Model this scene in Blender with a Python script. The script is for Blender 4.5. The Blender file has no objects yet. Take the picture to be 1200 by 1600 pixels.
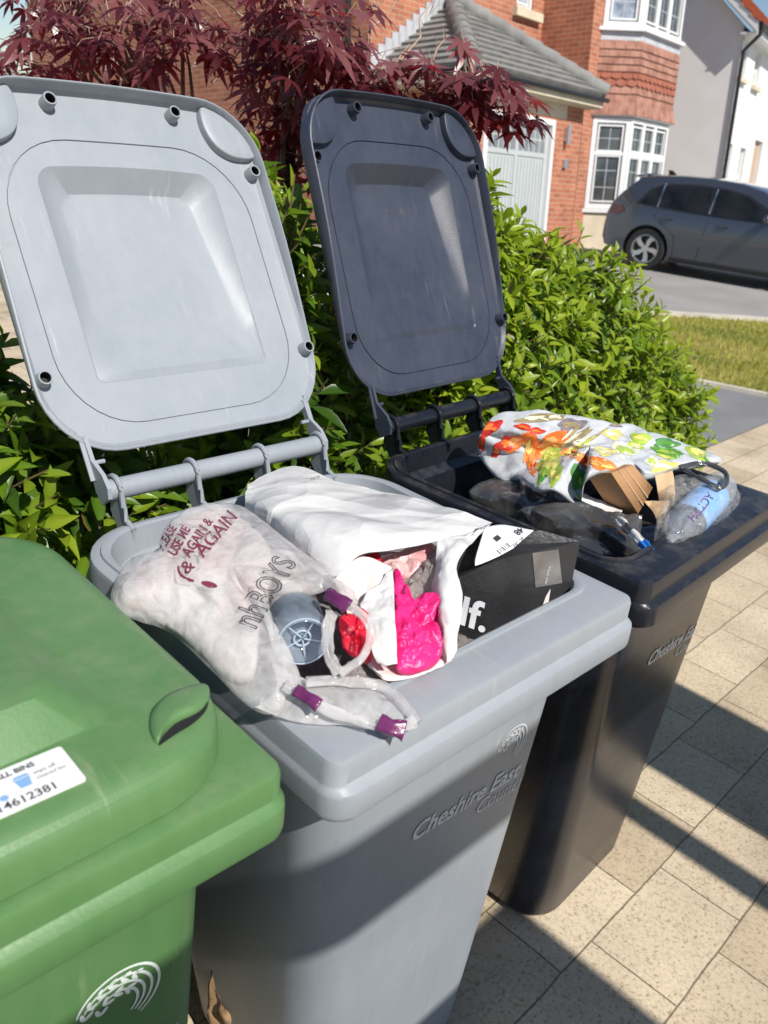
import bpy, bmesh, math, random
from mathutils import Vector, Matrix, noise
from mathutils.bvhtree import BVHTree

sc = bpy.context.scene
COL = sc.collection
rad = math.radians

# ------------------------------------------------------------------ camera
cd = bpy.data.cameras.new("camera"); cam = bpy.data.objects.new("camera", cd); COL.objects.link(cam)
cd.sensor_fit = 'AUTO'; cd.sensor_width = 36.0; cd.lens = 29.38
cd.clip_start = 0.05; cd.clip_end = 400
cam.matrix_world = Matrix(((0.71351296, 0.22324447, -0.66412435, -0.74226906),
                           (-0.69374136, 0.35781333, -0.62505404, -1.03767185),
                           (0.09809268, 0.90671469, 0.41017837, 1.56823007),
                           (0, 0, 0, 1)))
cd.dof.use_dof = True; cd.dof.focus_distance = 1.35; cd.dof.aperture_fstop = 7.0
sc.camera = cam

# ------------------------------------------------------------------ light
SUN_EL, SUN_AZ = 47.0, 189.0
w = bpy.data.worlds.new("World"); sc.world = w; w.use_nodes = True
nt = w.node_tree
sky = nt.nodes.new("ShaderNodeTexSky"); sky.sky_type = 'NISHITA'; sky.sun_disc = False
sky.sun_elevation = rad(SUN_EL); sky.sun_rotation = rad(SUN_AZ); sky.ozone_density = 3.0; sky.dust_density = 0.2
bg = nt.nodes["Background"]; bg.inputs[1].default_value = 0.088
nt.links.new(sky.outputs[0], bg.inputs[0])
sd = Vector((math.cos(rad(SUN_EL)) * math.sin(rad(SUN_AZ)), math.cos(rad(SUN_EL)) * math.cos(rad(SUN_AZ)), math.sin(rad(SUN_EL))))
ld = bpy.data.lights.new("sun", 'SUN'); ld.energy = 5.0; ld.angle = rad(0.53); ld.color = (1.0, 0.95, 0.88)
so = bpy.data.objects.new("sun", ld); COL.objects.link(so); so.rotation_euler = (-sd).to_track_quat('-Z', 'Y').to_euler()
sc.view_settings.view_transform = 'Standard'; sc.view_settings.look = 'None'
sc.view_settings.exposure = 0.16; sc.view_settings.gamma = 1.0; sc.view_settings.use_curve_mapping = False
sc.cycles.max_bounces = 8; sc.cycles.transparent_max_bounces = 24

# ------------------------------------------------------------------ materials
def _nodes(name):
    m = bpy.data.materials.new(name); m.use_nodes = True
    n = m.node_tree.nodes; return m, m.node_tree, n, m.node_tree.links, n["Principled BSDF"]

def ramp(n, stops):
    r = n.new("ShaderNodeValToRGB"); e = r.color_ramp.elements
    while len(e) < len(stops): e.new(0.5)
    for i, (p, c) in enumerate(stops):
        e[i].position = p; e[i].color = (c[0], c[1], c[2], 1) if not isinstance(c, float) else (c, c, c, 1)
    return r

def mat(name, col, rough=0.5, col2=None, vscale=6.0, bump=0.0, bscale=60.0, metal=0.0, spec=0.5, rvar=0.0, coat=0.0, detail=4.0, thr=(0.35, 0.65), cre=None):
    m, t, n, L, p = _nodes(name)
    p.inputs["Base Color"].default_value = (*col, 1); p.inputs["Roughness"].default_value = rough
    p.inputs["Metallic"].default_value = metal; p.inputs["Specular IOR Level"].default_value = spec
    p.inputs["Coat Weight"].default_value = coat
    tc = n.new("ShaderNodeTexCoord")
    if col2 is not None or rvar:
        nz = n.new("ShaderNodeTexNoise"); nz.inputs["Scale"].default_value = vscale; nz.inputs["Detail"].default_value = detail
        L.new(tc.outputs["Object"], nz.inputs["Vector"])
        if col2 is not None:
            r = ramp(n, [(thr[0], col), (thr[1], col2)]); L.new(nz.outputs["Fac"], r.inputs[0]); L.new(r.outputs[0], p.inputs["Base Color"])
        if rvar:
            mr = n.new("ShaderNodeMapRange"); mr.inputs[3].default_value = rough - rvar; mr.inputs[4].default_value = rough + rvar
            L.new(nz.outputs["Fac"], mr.inputs[0]); L.new(mr.outputs[0], p.inputs["Roughness"])
    if bump:
        b = n.new("ShaderNodeBump"); b.inputs["Strength"].default_value = bump; b.inputs["Distance"].default_value = 0.01
        nz2 = n.new("ShaderNodeTexNoise"); nz2.inputs["Scale"].default_value = bscale; nz2.inputs["Detail"].default_value = 5
        L.new(tc.outputs["Object"], nz2.inputs["Vector"]); L.new(nz2.outputs["Fac"], b.inputs["Height"]); L.new(b.outputs[0], p.inputs["Normal"])
    if cre: crease_bump(n, L, p, tc, *cre)
    return m

def crease_bump(n, L, p, tc, strength, scale, stretch=(1, 1, 1)):
    """sharp crumple lines: warped cell edges at two sizes pushed into the normal"""
    mp = n.new("ShaderNodeMapping"); mp.inputs["Scale"].default_value = stretch; L.new(tc.outputs["Object"], mp.inputs["Vector"])
    wn = n.new("ShaderNodeTexNoise"); wn.inputs["Scale"].default_value = scale * .7; L.new(mp.outputs[0], wn.inputs["Vector"])
    sc_ = n.new("ShaderNodeVectorMath"); sc_.operation = 'SCALE'; sc_.inputs[3].default_value = 0.6 / scale; L.new(wn.outputs["Color"], sc_.inputs[0])
    ad = n.new("ShaderNodeVectorMath"); ad.operation = 'ADD'; L.new(mp.outputs[0], ad.inputs[0]); L.new(sc_.outputs[0], ad.inputs[1])
    last = p.inputs["Normal"].links[0].from_socket if p.inputs["Normal"].links else None
    for k, sgn in ((1.0, 1.0), (2.3, .6)):
        v = n.new("ShaderNodeTexVoronoi"); v.feature = 'F1'; v.inputs["Scale"].default_value = scale * k; L.new(ad.outputs[0], v.inputs["Vector"])
        b = n.new("ShaderNodeBump"); b.inputs["Strength"].default_value = strength * sgn; b.inputs["Distance"].default_value = 0.35 / (scale * k)
        L.new(v.outputs["Distance"], b.inputs["Height"])
        if last is not None: L.new(last, b.inputs["Normal"])
        last = b.outputs[0]
    L.new(last, p.inputs["Normal"])

def plastic(name, col, worn, rough, scuff=0.5, dust=0.16):
    """moulded plastic: faint blotches, dusty patches, fine stretched scratches"""
    m, t, n, L, p = _nodes(name)
    tc = n.new("ShaderNodeTexCoord")
    a = n.new("ShaderNodeTexNoise"); a.inputs["Scale"].default_value = 4; a.inputs["Detail"].default_value = 6; a.inputs["Roughness"].default_value = 0.65
    L.new(tc.outputs["Object"], a.inputs["Vector"])
    r1 = ramp(n, [(0.35, col), (0.8, tuple(c * 0.75 + wv * 0.25 for c, wv in zip(col, worn)))]); L.new(a.outputs["Fac"], r1.inputs[0])
    mp = n.new("ShaderNodeMapping"); mp.inputs["Scale"].default_value = (90, 9, 9); mp.inputs["Rotation"].default_value = (0.3, 0.2, 0.5)
    L.new(tc.outputs["Object"], mp.inputs["Vector"])
    s = n.new("ShaderNodeTexNoise"); s.inputs["Scale"].default_value = 1.0; s.inputs["Detail"].default_value = 3; L.new(mp.outputs[0], s.inputs["Vector"])
    r2 = ramp(n, [(0.60, 0.0), (0.72, 1.0)]); L.new(s.outputs["Fac"], r2.inputs[0])
    v = n.new("ShaderNodeTexNoise"); v.inputs["Scale"].default_value = 11; v.inputs["Detail"].default_value = 8; L.new(tc.outputs["Object"], v.inputs["Vector"])
    r3 = ramp(n, [(0.50, 0.0), (0.70, 1.0)]); L.new(v.outputs["Fac"], r3.inputs[0])
    mm = n.new("ShaderNodeMath"); mm.operation = 'MULTIPLY'; L.new(r2.outputs[0], mm.inputs[0]); L.new(r3.outputs[0], mm.inputs[1])
    ad = n.new("ShaderNodeMath"); ad.operation = 'MULTIPLY'; ad.inputs[1].default_value = scuff; L.new(mm.outputs[0], ad.inputs[0])
    mx = n.new("ShaderNodeMix"); mx.data_type = 'RGBA'; L.new(ad.outputs[0], mx.inputs[0]); L.new(r1.outputs[0], mx.inputs[6]); mx.inputs[7].default_value = (*worn, 1)
    # grime specks
    g = n.new("ShaderNodeTexNoise"); g.inputs["Scale"].default_value = 38; g.inputs["Detail"].default_value = 9; g.inputs["Roughness"].default_value = 0.75; L.new(tc.outputs["Object"], g.inputs["Vector"])
    rg = ramp(n, [(0.60, 0.0), (0.72, 0.6)]); L.new(g.outputs["Fac"], rg.inputs[0])
    mg = n.new("ShaderNodeMath"); mg.operation = 'MULTIPLY'; L.new(rg.outputs[0], mg.inputs[0]); L.new(r3.outputs[0], mg.inputs[1])
    mx2 = n.new("ShaderNodeMix"); mx2.data_type = 'RGBA'; L.new(mg.outputs[0], mx2.inputs[0]); L.new(mx.outputs[2], mx2.inputs[6]); mx2.inputs[7].default_value = (0.16, 0.12, 0.08, 1)
    # faint run marks down the sides
    mp2 = n.new("ShaderNodeMapping"); mp2.inputs["Scale"].default_value = (55, 55, 3.0); L.new(tc.outputs["Object"], mp2.inputs["Vector"])
    dn_ = n.new("ShaderNodeTexNoise"); dn_.inputs["Scale"].default_value = 1.0; dn_.inputs["Detail"].default_value = 4; L.new(mp2.outputs[0], dn_.inputs["Vector"])
    rdn = ramp(n, [(0.35, 0.0), (0.75, 0.16)]); L.new(dn_.outputs["Fac"], rdn.inputs[0])
    mdr = n.new("ShaderNodeMix"); mdr.data_type = 'RGBA'; L.new(rdn.outputs[0], mdr.inputs[0]); L.new(mx2.outputs[2], mdr.inputs[6]); mdr.inputs[7].default_value = (*[c * .35 + w_ * .65 for c, w_ in zip(col, worn)], 1)
    # pale dust lying on the upward faces
    ge = n.new("ShaderNodeNewGeometry"); sx = n.new("ShaderNodeSeparateXYZ"); L.new(ge.outputs["Normal"], sx.inputs[0])
    ru = ramp(n, [(0.75, 0.0), (0.98, 1.0)]); L.new(sx.outputs[2], ru.inputs[0])
    d1 = n.new("ShaderNodeTexNoise"); d1.inputs["Scale"].default_value = 22; d1.inputs["Detail"].default_value = 8; d1.inputs["Roughness"].default_value = 0.7; L.new(tc.outputs["Object"], d1.inputs["Vector"])
    rd = ramp(n, [(0.46, 0.0), (0.72, dust)]); L.new(d1.outputs["Fac"], rd.inputs[0])
    md = n.new("ShaderNodeMath"); md.operation = 'MULTIPLY'; L.new(rd.outputs[0], md.inputs[0]); L.new(ru.outputs[0], md.inputs[1])
    mx3 = n.new("ShaderNodeMix"); mx3.data_type = 'RGBA'; L.new(md.outputs[0], mx3.inputs[0]); L.new(mdr.outputs[2], mx3.inputs[6]); mx3.inputs[7].default_value = (0.40, 0.35, 0.27, 1)
    L.new(mx3.outputs[2], p.inputs["Base Color"])
    mr = n.new("ShaderNodeMapRange"); mr.inputs[3].default_value = rough - 0.08; mr.inputs[4].default_value = rough + 0.16
    L.new(a.outputs["Fac"], mr.inputs[0]); L.new(mr.outputs[0], p.inputs["Roughness"])
    b = n.new("ShaderNodeBump"); b.inputs["Strength"].default_value = 0.06; b.inputs["Distance"].default_value = 0.004
    nz = n.new("ShaderNodeTexNoise"); nz.inputs["Scale"].default_value = 240; L.new(tc.outputs["Object"], nz.inputs["Vector"])
    L.new(nz.outputs["Fac"], b.inputs["Height"]); L.new(b.outputs[0], p.inputs["Normal"])
    return m

def film(name, col, alpha, rough=0.15, bump=0.3, bscale=40, cre=None):
    """thin crinkled plastic film: part see-through, part milky"""
    m, t, n, L, p = _nodes(name)
    out = n["Material Output"]
    p.inputs["Base Color"].default_value = (*col, 1); p.inputs["Roughness"].default_value = rough
    tr = n.new("ShaderNodeBsdfTransparent"); tr.inputs[0].default_value = (0.97, 0.97, 0.98, 1)
    tl = n.new("ShaderNodeBsdfTranslucent"); tl.inputs[0].default_value = (*col, 1)
    m1 = n.new("ShaderNodeMixShader"); m1.inputs[0].default_value = 0.4; L.new(p.outputs[0], m1.inputs[1]); L.new(tl.outputs[0], m1.inputs[2])
    m2 = n.new("ShaderNodeMixShader"); L.new(tr.outputs[0], m2.inputs[1]); L.new(m1.outputs[0], m2.inputs[2])
    tc = n.new("ShaderNodeTexCoord"); nz = n.new("ShaderNodeTexNoise"); nz.inputs["Scale"].default_value = bscale; nz.inputs["Detail"].default_value = 4
    nz.inputs["Distortion"].default_value = 1.2
    L.new(tc.outputs["Object"], nz.inputs["Vector"])
    b = n.new("ShaderNodeBump"); b.inputs["Strength"].default_value = bump; b.inputs["Distance"].default_value = 0.01
    L.new(nz.outputs["Fac"], b.inputs["Height"]); L.new(b.outputs[0], p.inputs["Normal"])
    if cre: crease_bump(n, L, p, tc, *cre)
    mr = n.new("ShaderNodeMapRange"); mr.inputs[1].default_value = 0.3; mr.inputs[2].default_value = 0.7
    mr.inputs[3].default_value = max(0, alpha - 0.15); mr.inputs[4].default_value = min(1, alpha + 0.15)
    L.new(nz.outputs["Fac"], mr.inputs[0]); L.new(mr.outputs[0], m2.inputs[0])
    L.new(m2.outputs[0], out.inputs[0])
    return m

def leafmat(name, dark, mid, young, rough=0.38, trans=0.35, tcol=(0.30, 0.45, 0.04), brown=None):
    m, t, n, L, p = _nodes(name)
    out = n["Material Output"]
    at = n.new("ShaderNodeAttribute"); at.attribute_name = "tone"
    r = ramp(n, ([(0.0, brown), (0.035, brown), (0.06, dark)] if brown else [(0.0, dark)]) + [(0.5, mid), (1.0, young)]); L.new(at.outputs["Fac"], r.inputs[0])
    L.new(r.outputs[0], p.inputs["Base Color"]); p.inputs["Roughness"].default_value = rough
    tl = n.new("ShaderNodeBsdfTranslucent"); tl.inputs[0].default_value = (*tcol, 1)
    mx = n.new("ShaderNodeMix"); mx.data_type = 'RGBA'; mx.blend_type = 'MIX'; mx.inputs[0].default_value = 0.5
    L.new(r.outputs[0], mx.inputs[6]); mx.inputs[7].default_value = (*tcol, 1); L.new(mx.outputs[2], tl.inputs[0])
    ms = n.new("ShaderNodeMixShader"); ms.inputs[0].default_value = trans
    L.new(p.outputs[0], ms.inputs[1]); L.new(tl.outputs[0], ms.inputs[2]); L.new(ms.outputs[0], out.inputs[0])
    return m

def brickmat(name, c1, c2, mortar, bw=0.225, bh=0.075, ms=0.006):
    m, t, n, L, p = _nodes(name)
    uv = n.new("ShaderNodeUVMap")
    bt = n.new("ShaderNodeTexBrick"); bt.inputs["Scale"].default_value = 1.0
    bt.inputs["Color1"].default_value = (*c1, 1); bt.inputs["Color2"].default_value = (*c2, 1); bt.inputs["Mortar"].default_value = (*mortar, 1)
    bt.inputs["Mortar Size"].default_value = ms; bt.inputs["Brick Width"].default_value = bw; bt.inputs["Row Height"].default_value = bh
    bt.inputs["Mortar Smooth"].default_value = 0.2; bt.inputs["Bias"].default_value = -0.1
    L.new(uv.outputs[0], bt.inputs["Vector"])
    nz = n.new("ShaderNodeTexNoise"); nz.inputs["Scale"].default_value = 3.0; nz.inputs["Detail"].default_value = 6; L.new(uv.outputs[0], nz.inputs["Vector"])
    mx = n.new("ShaderNodeMix"); mx.data_type = 'RGBA'; mx.blend_type = 'MULTIPLY'; mx.inputs[0].default_value = 0.6
    r = ramp(n, [(0.3, (0.75, 0.72, 0.7)), (0.7, (1.15, 1.1, 1.05))]); L.new(nz.outputs["Fac"], r.inputs[0])
    L.new(bt.outputs["Color"], mx.inputs[6]); L.new(r.outputs[0], mx.inputs[7]); L.new(mx.outputs[2], p.inputs["Base Color"])
    p.inputs["Roughness"].default_value = 0.9
    b = n.new("ShaderNodeBump"); b.inputs["Strength"].default_value = 0.6; b.inputs["Distance"].default_value = 0.01; b.invert = True
    L.new(bt.outputs["Fac"], b.inputs["Height"]); L.new(b.outputs[0], p.inputs["Normal"])
    return m

M = {}
M['grey'] = plastic("grey_bin_plastic", (0.262, 0.290, 0.322), (0.46, 0.475, 0.49), 0.43, 0.8)
M['black'] = plastic("black_bin_plastic", (0.007, 0.008, 0.013), (0.045, 0.048, 0.06), 0.25, 0.6, 0.16)
M['blacklid'] = plastic("black_lid_plastic", (0.027, 0.035, 0.058), (0.13, 0.135, 0.16), 0.42, 0.8)
M['green'] = plastic("green_bin_plastic", (0.080, 0.190, 0.062), (0.21, 0.31, 0.15), 0.36, 0.7)
M['hollow_shade'] = mat("painted_hollow_shade", (0.012, 0.012, 0.013), 0.7)  # near-black colour stands for the shade inside pegs and finger pockets
M['tyre'] = mat("bin_tyre_rubber", (0.02, 0.02, 0.02), 0.7)
M['logo_grey'] = mat("pale_grey_print", (0.68, 0.70, 0.73), 0.5, (0.52, 0.55, 0.58), 30)
M['logo_green'] = mat("white_print", (0.72, 0.80, 0.76), 0.5)
M['white'] = mat("white_paint", (0.78, 0.78, 0.76), 0.45)

# ------------------------------------------------------------------ mesh helpers
class MB:
    def __init__(s): s.v = []; s.f = []; s.uv = {}; s.mi = []
    def add(s, verts, faces, mi=0):
        o = len(s.v); s.v += [tuple(x) for x in verts]
        for f in faces: s.f.append(tuple(i + o for i in f)); s.mi.append(mi)
    def box(s, c, d, rot=None, mi=0):
        x, y, z = d[0] / 2, d[1] / 2, d[2] / 2
        vs = [Vector((a, b, e)) for a in (-x, x) for b in (-y, y) for e in (-z, z)]
        if rot is not None: vs = [rot @ q for q in vs]
        vs = [q + Vector(c) for q in vs]
        s.add(vs, [(0, 1, 3, 2), (4, 6, 7, 5), (0, 4, 5, 1), (2, 3, 7, 6), (0, 2, 6, 4), (1, 5, 7, 3)], mi)
    def box2(s, a, b, mi=0):
        s.box([(p + q) / 2 for p, q in zip(a, b)], [abs(q - p) for p, q in zip(a, b)], None, mi)
    def loft(s, rings, cap0=False, cap1=False, closed=True, mi=0):
        n = len(rings[0]); vs = [p for r in rings for p in r]; fs = []
        for k in range(len(rings) - 1):
            for i in range(n if closed else n - 1):
                j = (i + 1) % n; fs.append((k * n + i, k * n + j, (k + 1) * n + j, (k + 1) * n + i))
        if cap0: fs.append(tuple(range(n - 1, -1, -1)))
        if cap1: fs.append(tuple(range((len(rings) - 1) * n, len(rings) * n)))
        s.add(vs, fs, mi)
    def tube(s, pts, r, n=8, caps=True, mi=0):
        pts = [Vector(p) for p in pts]; rs = r if isinstance(r, (list, tuple)) else [r] * len(pts); rings = []
        up = Vector((0.123, 0.371, 0.92))
        for i, p in enumerate(pts):
            t = (pts[min(i + 1, len(pts) - 1)] - pts[max(i - 1, 0)]).normalized()
            a = t.cross(up)
            if a.length < 1e-3: a = t.cross(Vector((1, 0, 0)))
            a.normalize(); b = t.cross(a)
            rings.append([p + (a * math.cos(2 * math.pi * k / n) + b * math.sin(2 * math.pi * k / n)) * rs[i] for k in range(n)])
        s.loft(rings, caps, caps, mi=mi)
    def prism(s, outline, vec, mi=0):
        vec = Vector(vec); a = [Vector(p) for p in outline]; s.loft([a, [p + vec for p in a]], True, True, mi=mi)
    def build(s, name, m, parent=None, sharp=35, smooth=True, fix=True):
        me = bpy.data.meshes.new(name); me.from_pydata(s.v, [], s.f)
        ms = m if isinstance(m, (list, tuple)) else [m]
        for q in ms: me.materials.append(q)
        if len(ms) > 1: me.polygons.foreach_set("material_index", s.mi)
        if fix:
            bm = bmesh.new(); bm.from_mesh(me); bmesh.ops.recalc_face_normals(bm, faces=bm.faces); bm.to_mesh(me); bm.free()
        if smooth:
            me.polygons.foreach_set("use_smooth", [True] * len(me.polygons))
            if sharp: me.set_sharp_from_angle(angle=rad(sharp))
        me.update()
        o = bpy.data.objects.new(name, me); COL.objects.link(o)
        if parent: o.parent = parent
        return o

def tag(o, label=None, cat=None, group=None, kind=None):
    if label: o['label'] = label
    if cat: o['category'] = cat
    if group: o['group'] = group
    if kind: o['kind'] = kind
    return o

def empty(name, label, cat, mtx=None, group=None):
    o = bpy.data.objects.new(name, None); COL.objects.link(o); o.empty_display_size = 0.1
    if mtx is not None: o.matrix_world = mtx
    return tag(o, label, cat, group)

def planar_uv(o, f):
    me = o.data; ul = me.uv_layers.new(name="UVMap")
    for l in me.loops: ul.data[l.index].uv = f(me.vertices[l.vertex_index].co, None)
def box_uv(o, scale=1.0):
    """metric uv from the dominant normal axis, so brick courses run level on every wall"""
    me = o.data; ul = me.uv_layers.new(name="UVMap")
    for p in me.polygons:
        n = p.normal; ax = max(range(3), key=lambda i: abs(n[i]))
        for li in p.loop_indices:
            c = me.vertices[me.loops[li].vertex_index].co
            ul.data[li].uv = ((c.y, c.z) if ax == 0 else (c.x, c.z) if ax == 1 else (c.x, c.y))

def rrect(u0, u1, v0, v1, r0, r1=None, K=9, S=7, du=0.0, bow=0.0):
    """rounded rectangle, r0 radius at v0 corners, r1 at v1 corners; du widens the v1 end"""
    r1 = r0 if r1 is None else r1; P = []
    cs = [((u1 - r0, v0 + r0), r0, -90), ((u1 + du - r1, v1 - r1), r1, 0), ((u0 - du + r1, v1 - r1), r1, 90), ((u0 + r0, v0 + r0), r0, 180)]
    arcs = [[(c[0] + r * math.cos(rad(a + 90 * k / K)), c[1] + r * math.sin(rad(a + 90 * k / K))) for k in range(K + 1)] for c, r, a in cs]
    for i in range(4):
        P += arcs[i]; e = arcs[i][-1]; g = arcs[(i + 1) % 4][0]
        P += [(e[0] + (g[0] - e[0]) * k / S, e[1] + (g[1] - e[1]) * k / S) for k in range(1, S)]
    if bow:
        um, hw, vm = (u0 + u1) / 2, (u1 - u0) / 2 + abs(du), (v0 + v1) / 2
        P = [(u, v + (bow * (1 - ((u - um) / hw) ** 2) if v > vm else 0)) for u, v in P]
    return P

def scale_ring(P, s):
    cx = sum(p[0] for p in P) / len(P); cy = sum(p[1] for p in P) / len(P)
    return [(cx + (x - cx) * s, cy + (y - cy) * s) for x, y in P]

def text2d(s, size=1.0, shear=0.0, bold=0.0, align='LEFT', spacing=1.0):
    cu = bpy.data.curves.new("lettering", 'FONT'); cu.body = s; cu.size = size; cu.shear = shear; cu.offset = bold
    cu.align_x = align; cu.space_character = spacing; cu.resolution_u = 3
    o = bpy.data.objects.new("lettering", cu); COL.objects.link(o); bpy.context.view_layer.update()
    me = bpy.data.meshes.new_from_object(o.evaluated_get(bpy.context.evaluated_depsgraph_get()))
    v = [(q.co.x, q.co.y) for q in me.vertices]; f = [tuple(p.vertices) for p in me.polygons]
    bpy.data.objects.remove(o); bpy.data.curves.remove(cu); bpy.data.meshes.remove(me)
    return v, f

def frame(o, x, y):
    """matrix with origin o, x axis x, y axis close to y"""
    x = Vector(x).normalized(); z = x.cross(Vector(y)).normalized(); y = z.cross(x)
    return Matrix(((x.x, y.x, z.x, o[0]), (x.y, y.y, z.y, o[1]), (x.z, y.z, z.z, o[2]), (0, 0, 0, 1)))

def on_plane(name, vf_list, fm, m, parent, lift=0.001):
    mb = MB()
    for v, f in vf_list: mb.add([fm @ Vector((x, y, lift)) for x, y in v], f)
    return mb.build(name, m, parent, smooth=False, fix=False)

def ribbon2d(pts, wd):
    pts = [Vector(p) for p in pts]; v = []; f = []
    for i, p in enumerate(pts):
        t = (pts[min(i + 1, len(pts) - 1)] - pts[max(i - 1, 0)]).normalized(); nn = Vector((-t.y, t.x))
        k = wd * (0.35 + 0.65 * math.sin(math.pi * min(1, max(0, (i + .5) / len(pts)))) ** .5)
        v += [tuple(p + nn * k / 2), tuple(p - nn * k / 2)]
    for i in range(len(pts) - 1): f.append((2 * i, 2 * i + 1, 2 * i + 3, 2 * i + 2))
    return v, f

def ell2d(cx, cy, a, b, ang, n=14):
    return ([(cx + a * math.cos(q) * math.cos(ang) - b * math.sin(q) * math.sin(ang), cy + a * math.cos(q) * math.sin(ang) + b * math.sin(q) * math.cos(ang)) for q in [2 * math.pi * k / n for k in range(n)]], [tuple(range(n))])

def wheat_logo(R):
    """bundle of curved stalks with two rows of wheat grains"""
    out = []
    for k, (r, a0, a1) in enumerate([(1.0, 168, -52), (0.84, 160, -48), (0.68, 150, -44), (0.54, 120, -42)]):
        cx, cy = 0.0 - 0.02 * k, -0.06 * k
        out.append(ribbon2d([(R * (cx + r * 1.0 * math.cos(rad(a0 + (a1 - a0) * i / 30))), R * (cy + r * 1.02 * math.sin(rad(a0 + (a1 - a0) * i / 30)))) for i in range(31)], R * 0.075))
    for r, a0, a1, nn in ((0.80, 165, 62, 6), (0.42, 170, 55, 4)):
        for i in range(nn):
            a = rad(a0 + (a1 - a0) * i / (nn - 1)); t = a - math.pi / 2
            for sgn in (-1, 1):
                q = t + sgn * 0.55
                out.append(ell2d(R * (r + sgn * 0.075) * math.cos(a), R * (-.08 + (r + sgn * 0.075) * math.sin(a)), R * 0.13, R * 0.055, q))
    return out

# ------------------------------------------------------------------ wheelie bins
HY, HZ = 0.035, 1.047

def lid_fn(ang, w0=0.0):
    ca, sa = math.cos(ang), math.sin(ang)
    return lambda u, v, w: Vector((u, HY - v * ca - (w + w0) * sa, HZ + v * sa - (w + w0) * ca))

def wheelie_bin(label, mtx, ang, body_m, lid_m, logo_m, closed=False, lean=0.06, tshift=0.0, tz=0.0, es=0.037):
    root = empty("wheelie_bin", label, "wheelie bin", mtx)
    # body: tapering tub with rounded corners and a rounded foot
    mb = MB(); rings = []
    for z, k in ((0.0, 0.02), (0.006, 0.006), (0.02, 0.0), (0.12, 0), (0.3, 0), (0.5, 0), (0.7, 0), (0.86, 0), (0.945, 0)):
        t = z / 0.945
        hw = 0.205 + 0.047 * t - k; y0 = -0.465 - 0.065 * t + k; y1 = -0.085 + 0.06 * t - k; dx = lean * (1 - t)
        rings.append([Vector((x + dx, y, z)) for x, y in rrect(-hw, hw, y0, y1, 0.085 - 0.025 * t - k)])
    mb.loft(rings, True, False)
    body = mb.build("body", body_m, root)
    # rim: stepped flange, flat deck, lipped opening and the inner wall
    mb = MB(); rings = []
    def outer(off, z): rings.append([Vector((x, y, z)) for x, y in rrect(-0.289 - off * (.35 if off > 0 else 1), 0.289 + off * (.35 if off > 0 else 1), -0.583 - off, 0.012 + off, 0.02 + max(off, -0.012), 0.11 + off)])
    def inner(off, z): rings.append([Vector((x, y, z)) for x, y in rrect(-0.262 + off + lean * max(0, (0.95 - z) / 0.95), 0.262 - off + lean * max(0, (0.95 - z) / 0.95), -0.517 + off, -0.012 - off, 0.05, 0.09)])
    outer(-0.055, 0.926); outer(0.006, 0.926); outer(0.011, 0.929); outer(0.0125, 0.934); outer(0.0125, 0.957); outer(0.011, 0.962); outer(0.003, 0.966)
    outer(0.0, 0.969); outer(0.0, 0.992); outer(-0.0025, 0.998); outer(-0.009, 1.0)
    inner(-0.010, 1.0); inner(-0.009, 1.0035); inner(-0.003, 1.0045); inner(0.001, 1.002); inner(0.003, 0.99); inner(0.008, 0.965); inner(0.030, 0.955); inner(0.036, 0.90); inner(0.056, 0.62); inner(0.07, 0.52)
    mb.loft(rings, False, True)
    # two small handle lugs at the back
    rim = mb.build("rim", body_m, root, sharp=40)
    # hinge brackets: thin webs that loop round the rod
    for u in (-0.192, -0.060, 0.075, 0.203):
        mb = MB(); R = 0.0205; pts = []
        for k in range(13):
            a = rad(-60 + 230 * k / 12); pts.append((HY + R * math.cos(a), HZ + R * math.sin(a)))
        arch = [(HY - R, HZ), (HY - R - 0.006, HZ - 0.02), (HY - 0.035, 1.008), (HY - 0.055, 1.001)]
        o_ = pts + arch + [(HY - 0.055, 0.985), (HY - 0.01, 0.985), (HY + 0.012, 1.01)]
        mb.prism([(u - 0.0022, y, z) for y, z in o_], (0.0044, 0, 0))
        mb.tube([(u, y, z) for y, z in pts + arch], 0.0042, 8)
        mb.build("hinge_bracket", body_m, root)
    mb = MB(); mb.tube([(-0.205, HY, HZ), (0.205, HY, HZ)], 0.0165, 20); mb.build("hinge_rod", body_m, root)
    # wheels on the back
    for u in (-0.225, 0.225):
        mb = MB()
        prof = [(0.03, 0.02), (0.075, 0.022), (0.095, 0.018), (0.1, 0.0), (0.095, -0.018), (0.075, -0.022), (0.03, -0.02)]
        mb.loft([[Vector((u + x, -0.055 + r * math.cos(q), 0.1 + r * math.sin(q))) for q in [2 * math.pi * k / 24 for k in range(24)]] for r, x in prof], True, True)
        mb.build("wheel", M['tyre'], root)
    # ---------------- lid
    L = lid_fn(ang, 0.0 if closed else -0.014)
    vt, hw, rimh = (0.597, 0.270, 0.044) if closed else (0.632, 0.2625, 0.0235)
    RO = lambda i, b=0.0: rrect(-hw + i, hw - i, 0.056 + i, vt - i, max(0.02, 0.115 - i), max(0.02, 0.105 - i), bow=0.010)
    groove = lambda i: rrect(-0.219 + i, 0.219 - i, 0.094 + i, min(0.554, vt - 0.045) - i, 0.12 - i, 0.125 - i, bow=0.004)
    rec = rrect(-0.160, 0.160, 0.164, 0.510, 0.012, 0.03, bow=0.006)
    D = 0.032
    flo = rrect(-0.138, 0.138, 0.178, 0.478, 0.010, 0.022, du=-0.016, bow=0.006)
    wf = lambda v: -D * max(0.0, min(1.0, (v - 0.165) / 0.295))
    def rh(v):
        t = max(0.0, min(1.0, (v - 0.08) / 0.35)); t = t * t * (3 - 2 * t)
        return rimh if closed else rimh * (0.22 + 0.95 * t)
    uv = []
    def ring(P, w_): uv.append([(u, v, w_(v) if callable(w_) else w_) for u, v in P])
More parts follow.
